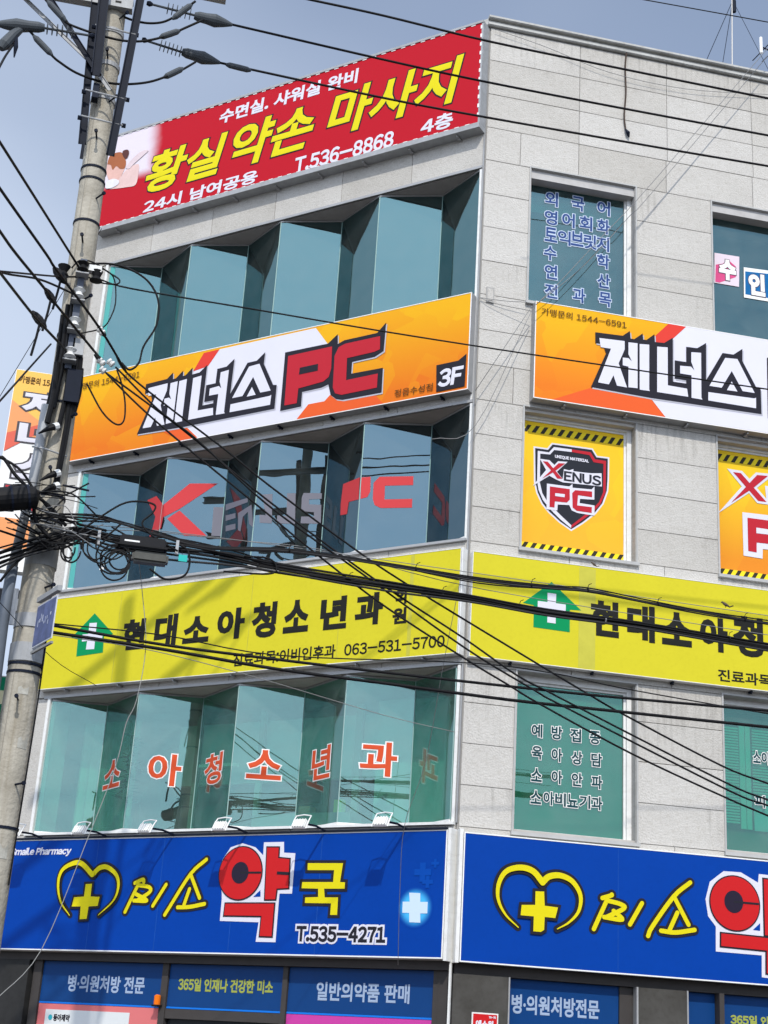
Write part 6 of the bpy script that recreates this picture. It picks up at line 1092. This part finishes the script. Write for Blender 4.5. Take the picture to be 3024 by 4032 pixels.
coilA = empty('cable_coil', (-4.75, -4.5, 5.6), 'small coil of black cable hanging beside the pole', 'cable coil')
coilB = empty('cable_coil', (-4.45, -4.5, 5.5), 'large coil of black cable hanging left of the terminal box', 'cable coil')
nb = 0; nc = 0
for name, r, pts in CABLES:
    i = cnt.get(name, 0); cnt[name] = i+1
    if name == 'bundle':
        root = bundle_main if nb < 9 else bundle_up; nb += 1
        obj('cable_strand', T(catmull(pts, 5), r, 6), dusty_cable if nb % 3 == 0 else cable_m, root, org=tuple(root.location), smooth=True)
    elif name == 'tangle':
        obj('loose_cable', T(catmull(pts, 6), r, 6), cable_m, tangle, org=tuple(tangle.location), smooth=True)
    elif name == 'coil':
        root = coilA if nc < 3 else coilB; nc += 1
        obj('cable_turn', T(catmull(pts, 3), r, 6), cable_m, root, org=tuple(root.location), smooth=True)
    elif name in LAB:
        n_, cat, gr, labs = LAB[name]; cable(n_.replace(' ', '_'), pts, r, cable_m, labs[i], cat, gr)
    else:
        m = pale_cable if name == 'hanging_cord' or (name == 'thin_wire' and i == 2) else (grey_cable if name in ('roof_wire', 'wall_wire', 'messenger', 'tie_wire') else cable_m)
        cable({'loop': 'cable_loop', 'thin_wire': 'thin_wire'}.get(name, name), pts, r, m, names[name][i], 'cable', {'drop_line': 'slanting lines across the corner', 'service_line': 'service lines from the left'}.get(name))
rt = random.Random(4)
for i in range(26):
    pts = [(rt.uniform(-5.35, -5.1), -4.5-rt.uniform(0, .12), rt.uniform(5.7, 6.15)) for _ in range(1)]
    x, y, z = pts[0]; L_ = rt.uniform(.25, .75); sag = rt.uniform(-.16, .10)
    q = [(x, y, z), (x+L_*.3, y-.04, z+sag*.7), (x+L_*.65, y-.02, z+sag), (x+L_, y, z+rt.uniform(-.12, .12))]
    obj('loose_cable', T(catmull(q, 6), rt.choice([.004, .006, .008]), 5), cable_m if i % 5 else grey_cable, tangle, org=tuple(tangle.location), smooth=True)
for i in range(5):                                                         # hanging drip loops under the bundle
    x = rt.uniform(-4.75, -4.5); w_ = rt.uniform(.25, .42); d_ = rt.uniform(.12, .28)
    obj('cable_turn', T(catmull([(x, -4.52, 5.76), (x+.02, -4.56, 5.76-d_*.7), (x+w_*.5, -4.57, 5.76-d_), (x+w_*.9, -4.55, 5.76-d_*.5), (x+w_+.1, -4.5, 5.70)], 6), .007, 5), cable_m, coilB, org=tuple(coilB.location), smooth=True)
def ties(path, root, n0, n1, step, r):
    for k in range(n0, n1, step):
        p = Vector(path[k]); q = Vector(path[min(k+1, len(path)-1)]); d = (q-p).normalized()
        obj('cable_tie', tube(bmesh.new(), [p-d*.006, p+d*.006], r, 8), grey_cable if k % 2 else black, root, org=tuple(root.location))
        o_ = Vector((0, 0, 1)); obj('tie_tail', T([p+o_*r, p+o_*(r+.035)+d*.012, p+o_*(r+.05)+d*.04], .0035, 4), black, root, org=tuple(root.location))
mid = [pp for (nm, r_, pp) in CABLES if nm == 'bundle']
ties(catmull(mid[4], 3), bundle_main, 20, 42, 3, .036)
ties(catmull(mid[10], 3), bundle_up, 18, 42, 4, .022)
for p, q, r_, lb in SPLICES[:3]:
    b_3 = lerp(p, q, .6); tl = empty('cable_tail', q, 'short cut cable tail hanging from the ' + lb, 'cable')
    obj('tail', T([b_3, (b_3.x-.01, b_3.y-.02, b_3.z-.16), (b_3.x-.03, b_3.y-.02, b_3.z-.34)], .012, 6), cable_m, tl, org=tuple(q))
# splices on the service lines
def splice(p, q, r, m, label):
    s = empty('cable_splice', p, label, 'cable splice', 'black splices on the service lines')
    lathe_line('splice_body', [p, lerp(p, q, .2), lerp(p, q, .5), lerp(p, q, .8), q], [.014, r*.8, r, r*.8, .014], m, s, tuple(p), 10)
for p, q, r, lb in SPLICES: splice(p, q, r, black, lb)
for p, q, lb in WHITES:
    s = empty('line_insulator', p, lb, 'insulator', 'white line insulators on the slanting lines')
    lathe_line('body', [p, lerp(p, q, .1), lerp(p, q, .35), lerp(p, q, .5), lerp(p, q, .65), lerp(p, q, .9), q], [.016, .032, .032, .018, .032, .032, .016], porcelain, s, tuple(p), 12)

# terminal box on the bundle
tb = empty('terminal_box', (-4.18, -4.5, 5.66), 'black cable terminal box hung on the telecom bundle with a clear splice case under it', 'terminal box')
Mt = Matrix.Rotation(radians(-5), 4, 'Z')
b0 = B(-.20, .20, -.07, .07, .03, .15); bmesh.ops.bevel(b0, geom=b0.edges[:], offset=.012, segments=2, affect='EDGES'); obj('box_body', b0, mat('box_black', (.014, .014, .016), .4), tb)
b0 = B(-.215, .215, -.08, .08, .05, .065); obj('box_flange', b0, black, tb)
b0 = B(-.08, .235, -.06, .06, -.075, .025); bmesh.ops.bevel(b0, geom=b0.edges[:], offset=.02, segments=2, affect='EDGES'); obj('splice_case', b0, mat('smoky_case', (.10, .10, .09), .3, noise=.5, nscale=12), tb)
for x in (-.38, .30): obj('hanger', B(x-.013, x+.013, -.02, .01, .04, .17), steel, tb)
obj('box_badge', B(-.16, -.03, -.0735, -.0705, .085, .10), white_f, tb)
tg = empty('cable_tag', (-3.86, -4.55, 5.66), 'turquoise label tag tied to the cables right of the terminal box', 'tag'); obj('tag_plate', B(0, .075, -.004, 0, -.03, .03), mat('turquoise', (.03, .42, .38), .5), tg)
obj('tag_tie', T([(.03, 0, .03), (.02, 0, .08)], .003), cable_m, tg)
tg = empty('cable_tag', (-4.52, -4.55, 5.48), 'small white label tag hanging from the cable coil', 'tag'); obj('tag_plate', B(0, .035, -.004, 0, -.02, .04), white_f, tg)
obj('tag_tie', T([(.017, 0, .04), (.017, 0, .09)], .003), cable_m, tg)
# big splice closure at the left edge
sc_ = empty('splice_closure', (-5.32, -4.75, 5.90), 'large black splice closure hanging on the cables at the left edge', 'splice closure')
c = Vector((-5.32, -4.75, 5.93)); d = Vector((.95, .1, .25)).normalized()
lathe_line('closure_body', [c-d*.36, c-d*.33, c-d*.1, c+d*.1, c+d*.2, c+d*.22], [.05, .10, .105, .105, .09, .04], black, sc_, (-5.32, -4.75, 5.90), 18)
for k in (-.2, -.02, .12): lathe_line('closure_ring', [c+d*k, c+d*(k+.02)], .113, dark_steel, sc_, (-5.32, -4.75, 5.90), 18)

# ------------------------------------------------------------------ blade sign beyond the pole and signs further down the side street
BY = 5.6
bl = empty('blade_sign', (-6.5, BY, 8.5), 'tall vertical orange and white blade sign jutting out behind the pole', 'sign')
bw = 1.05; BX0 = -6.17; og = (-6.5, BY, 8.5)
def bp(name, x0, x1, z0, z1, y0, y1, m): return obj(name, B(x0, x1, y0, y1, z0, z1), m, bl, org=og)
bp('cabinet', BX0, BX0+bw, 8.45, 11.85, BY, BY+.2, white_f)
bo = print_mat('blade_amber_print', (.80, .50, .12), (.74, .26, .10), 0, 1, .15, 1.5)
def bpoly(name, pts, y, m):
    bm = bmesh.new(); f = bm.faces.new([bm.verts.new((p[0], y, p[1])) for p in pts]); bmesh.ops.triangulate(bm, faces=[f]); bmesh.ops.recalc_face_normals(bm, faces=bm.faces[:])
    return obj(name, bm, m, bl, org=og)
bpoly('print_shape', [(BX0+.01, 11.84), (BX0+bw, 11.84), (BX0+bw, 11.0), (BX0+.35, 10.85), (BX0+.01, 10.75)], BY-.004, mat('amber_print', (.78, .46, .10), .45))
bpoly('print_shape', [(BX0+.01, 11.3), (BX0+.55, 10.95), (BX0+.9, 10.9), (BX0+.55, 10.72), (BX0+.01, 10.62)], BY-.006, mat('soft_orange_print', (.72, .30, .12), .45))
bpoly('print_shape', [(BX0+.01, 10.72), (BX0+.6, 10.98), (BX0+.75, 10.98), (BX0+.01, 10.40)], BY-.008, mat('soft_red_print', (.62, .12, .08), .45))
def btext(s, x0, z0, x1, z1, y, fat, m):
    me = text_mesh(s, x0, z0, x1, z1, 0, fat)
    for v in me.vertices: v.co = Vector((v.co.x, y-v.co.z, v.co.y))-Vector(og)
    obj('lettering', me, m, bl)
gd = mat('soft_black_print', (.07, .065, .075), .45)
for ch, z0, z1 in (('제', 11.10, 11.48), ('너', 10.52, 10.95), ('스', 10.0, 10.38)):
    btext(ch, BX0+.22, z0, BX0+.80, z1, BY-.010, .055, gd); btext(ch, BX0+.22, z0, BX0+.80, z1, BY-.014, .026, white_p)
btext('PC', BX0+.15, 9.45, BX0+.85, 9.82, BY-.010, .05, gd); btext('PC', BX0+.15, 9.45, BX0+.85, 9.82, BY-.014, .025, redpc_p)
btext('가맹문의 1544-6591', BX0+.08, 11.62, BX0+.98, 11.74, BY-.010, .003, ink)
bpoly('print_shape', [(BX0+.01, 9.30), (BX0+bw, 9.30), (BX0+bw, 8.90), (BX0+.01, 8.75)], BY-.006, mat('soft_orange_print', (.72, .30, .12), .45))
for z in (11.4, 9.6): bp('wall_bracket', BX0+bw, BX0+bw+.3, z, z+.06, BY+.07, BY+.12, dark_steel)
def street_sign(x0, x1, z0, z1, y, m, label, extra=None):
    r = empty('shop_sign', (x0, y, z0), label, 'sign', 'signs down the side street')
    obj('cabinet', B(0, x1-x0, 0, .15, 0, z1-z0), alu_grey, r); obj('sheet', B(.02, x1-x0-.02, -.006, -.001, .02, z1-z0-.02), m, r)
    if extra:
        for (a, b, c_, d_, mm) in extra: obj('print_shape', B(a, b, -.010, -.0065, c_, d_), mm, r)
    return r
dkg = mat('charcoal_sheet', (.06, .06, .065), .5); grn = mat('green_sheet', (.0, .17, .08), .5); blg = mat('navy_sheet', (.03, .05, .14), .5); crm = mat('cream_patch', (.60, .56, .36), .5)
street_sign(-6.6, -5.25, 7.95, 8.45, 6.6, dkg, 'charcoal shop sign with pale letters directly below the blade sign', [(.15, .35, .15, .35, white_f), (.45, .65, .15, .35, white_f), (.9, 1.1, .15, .35, white_f)])
street_sign(-7.0, -5.3, 6.55, 7.35, 8.0, grn, 'green shop sign with cream squares beyond the pole', [(.55, .80, .32, .55, crm), (1.05, 1.3, .32, .55, crm)])
for i, (z, mm, lb) in enumerate(((5.95, blg, 'navy shop sign with a cream patch, upper of the stack beyond the pole'), (5.35, mat('steel_blue_sheet', (.12, .16, .22), .5), 'steel-blue shop sign in the stack beyond the pole'), (4.75, blg, 'navy shop sign with pale squares, lower in the stack beyond the pole'), (4.1, mat('grey_sheet', (.2, .2, .21), .5), 'grey shop sign lowest in the stack beyond the pole'))):
    street_sign(-7.1, -5.35, z, z+.52, 8.5, mm, lb, [(.6, .85, .12, .34, crm if i % 2 == 0 else white_f), (1.1, 1.4, .12, .34, white_f if i % 2 == 0 else crm)])
# the neighbouring building the side signs hang on
nb_ = empty('neighbour_building', (-6, 17, 0), 'plain grey building further up the side street behind the stacked signs', 'building')
obj('wall', B(-1.6, 12, -2.5, 6, 0, 8.2), mat('grey_render', (.30, .30, .30), .85, noise=.4, nscale=1, streak=.4), nb_)
obj('roof', B(-1.7, 12.1, -2.6, 6.1, 8.2, 8.4), concrete, nb_)
for z in (1.6, 4.4, 6.4):
    for x in (-1.2, .6, 2.4):
        wn = obj('window', B(x, x+1.2, -2.56, -2.501, z, z+1.1), alu_grey, nb_); obj('pane', B(x+.06, x+1.14, -2.575, -2.5605, z+.06, z+1.04), glass_f2, wn)

# the row of buildings across the street, mirrored in the lower windows
ro = random.Random(21)
opp = [(-62, -44, 8.6, 'brick_brown', (.16, .10, .075), 'brown brick building across the street, farthest left of the row'), (-43.5, -27, 6.8, 'cream_render', (.42, .38, .31), 'cream rendered low building across the street'),
       (-26.5, -10, 9.4, 'grey_tile', (.26, .26, .27), 'grey tiled tall building across the street'), (-9.5, 6, 7.4, 'sand_render', (.36, .31, .24), 'sand coloured building across the street behind the viewer'), (6.5, 24, 8.8, 'white_tile', (.50, .50, .48), 'white tiled building across the street at the right')]
for x0, x1, h_, mn, c_, lb in opp:
    bo_ = empty('opposite_building', (x0, -38, 0), lb, 'building')
    obj('wall', B(0, x1-x0, -9, 0, 0, h_), mat(mn, c_, .85, noise=.3, nscale=.8), bo_)
    obj('roof', B(-.2, x1-x0+.2, -9.2, .2, h_, h_+.25), concrete, bo_)
    nx = int((x1-x0)/3.2); fl_n = int(h_/3.2); wm = None
    for j in range(fl_n):
        for i in range(nx):
            if wm is None: wm = obj('window', B(0, 1.7, 0, .06, 0, 1.5), glass_f2, bo_); o = wm
            else: o = wm.copy(); COL.objects.link(o)
            o.location = (.9+i*3.2+(.3 if j % 2 else 0)*.0, .001, .9+j*3.2)
# ------------------------------------------------------------------ roof aerials
mr_ = empty('aerial_mast', (5.27, 3, 15.4), 'thin roof aerial mast with stay wires standing behind the parapet', 'aerial mast')
og = (5.27, 3, 15.4)
obj('pole', T([(5.27, 3, 15.3), (5.27, 3, 18.0), (5.34, 3, 21)], .013, 8), alu_grey, mr_, org=og)
for q in ((5.0, 3, 17.9), (7.4, 3.2, 16.0), (3.9, 3.6, 15.9)): obj('stay_wire', T([(5.33, 3, 19.95), q], .006, 4), dark_steel, mr_, org=og)
for q in ((5.35, 3, 19.7), ): obj('stay_clamp', T([q, (5.35, 3, 19.95)], .04, 6), dark_steel, mr_, org=og)
ya = empty('roof_aerial', (6.05, 3, 15.4), 'rooftop television aerial with slanted rods at the right edge of the roof', 'aerial')
og = (6.05, 3, 15.4)
obj('mast', T([(6.25, 3, 15.3), (6.25, 3, 19.6)], .02, 8), steel, ya, org=og)
obj('boom', T([(5.80, 2.9, 18.97), (7.2, 3.2, 18.90)], .014, 6), dark_steel, ya, org=og)
obj('end_cap', T([(5.79, 2.88, 18.82), (5.79, 2.88, 19.15)], .028, 8), white_f, ya, org=og)
for k in range(6):
    x = 5.86+k*.17; L_ = .42-.02*k
    obj('rod', T([(x-L_*.55, 2.9, 18.95-L_*.75), (x+L_*.55, 3.0, 18.95+L_*.75)], .010, 5), dark_steel, ya, org=og)
mw = T(catmull([(5.60, 2.9, 18.4), (5.0, 1.5, 16.9), (4.55, .05, 15.98), (4.45, -.1, 15.9)], 5), .012, 5); tag(obj('aerial_lead', mw, cable_m), 'dark lead dropping from the rooftop aerial over the coping', 'cable')

# small things on the wall
cb = empty('wall_cable', (2.17, -.02, 15.8), 'rusty cable end hanging down the granite wall from the coping', 'cable')
og = (2.17, -.02, 15.8)
WCP = WALLCORD
obj('cord', T(catmull(WCP, 4), .012, 6), mat('rusty_cord', (.07, .05, .04), .8), cb, org=og)
obj('cord_end', tube(bmesh.new(), [WCP[-1], (WCP[-1][0]+.03, WCP[-1][1]-.02, WCP[-1][2]-.06), (WCP[-1][0]+.05, WCP[-1][1], WCP[-1][2]-.12)], [.014, .03, .01], 8), dark_steel, cb, org=og)
sb = face_root('junction_cover', 2, .10, 11.28, 0, 'small pale square junction cover on the granite corner above the orange signs', 'cover plate')
obj('cover', B(0, .11, 0, .23, .0, .02), concrete, sb); obj('cover_rim', B(.02, .09, .03, .20, .021, .026), granite, sb)
def bird(loc, s, label, rz):
    r = empty('bird', Matrix.Translation(loc) @ Matrix.Rotation(rz, 4, 'Z') @ Matrix.Scale(s, 4), label, 'bird')
    bm = tube(bmesh.new(), [(-.10, 0, -.03), (-.06, 0, .0), (0, 0, .035), (.045, 0, .075), (.075, 0, .105), (.10, 0, .115), (.125, 0, .11)], [.012, .03, .045, .038, .026, .026, .008], 10)
    obj('body', bm, mat('brown_feathers', (.10, .075, .055), .8, noise=.4, nscale=20), r, smooth=True)
    obj('tail', B(-.20, -.07, -.018, .018, -.075, -.055, M=Matrix.Rotation(.25, 4, 'Y')), mat('dark_feathers', (.05, .04, .035), .8), r)
    obj('beak', tube(bmesh.new(), [(.12, 0, .11), (.145, 0, .105)], [.009, .001], 6), dark_steel, r)
    for y in (-.012, .012): obj('leg', T([(.0, y, .0), (.012, y, -.05)], .004, 5), dark_steel, r)
bird((1.495, -4.12, 6.02), .36, 'small brown bird perched on a cable before the yellow street sign', radians(140))
bird((1.63, -.10, 7.725), .32, 'tiny dark bird sitting on top of the yellow street sign', radians(170))
bpy.data.objects.remove(_to)
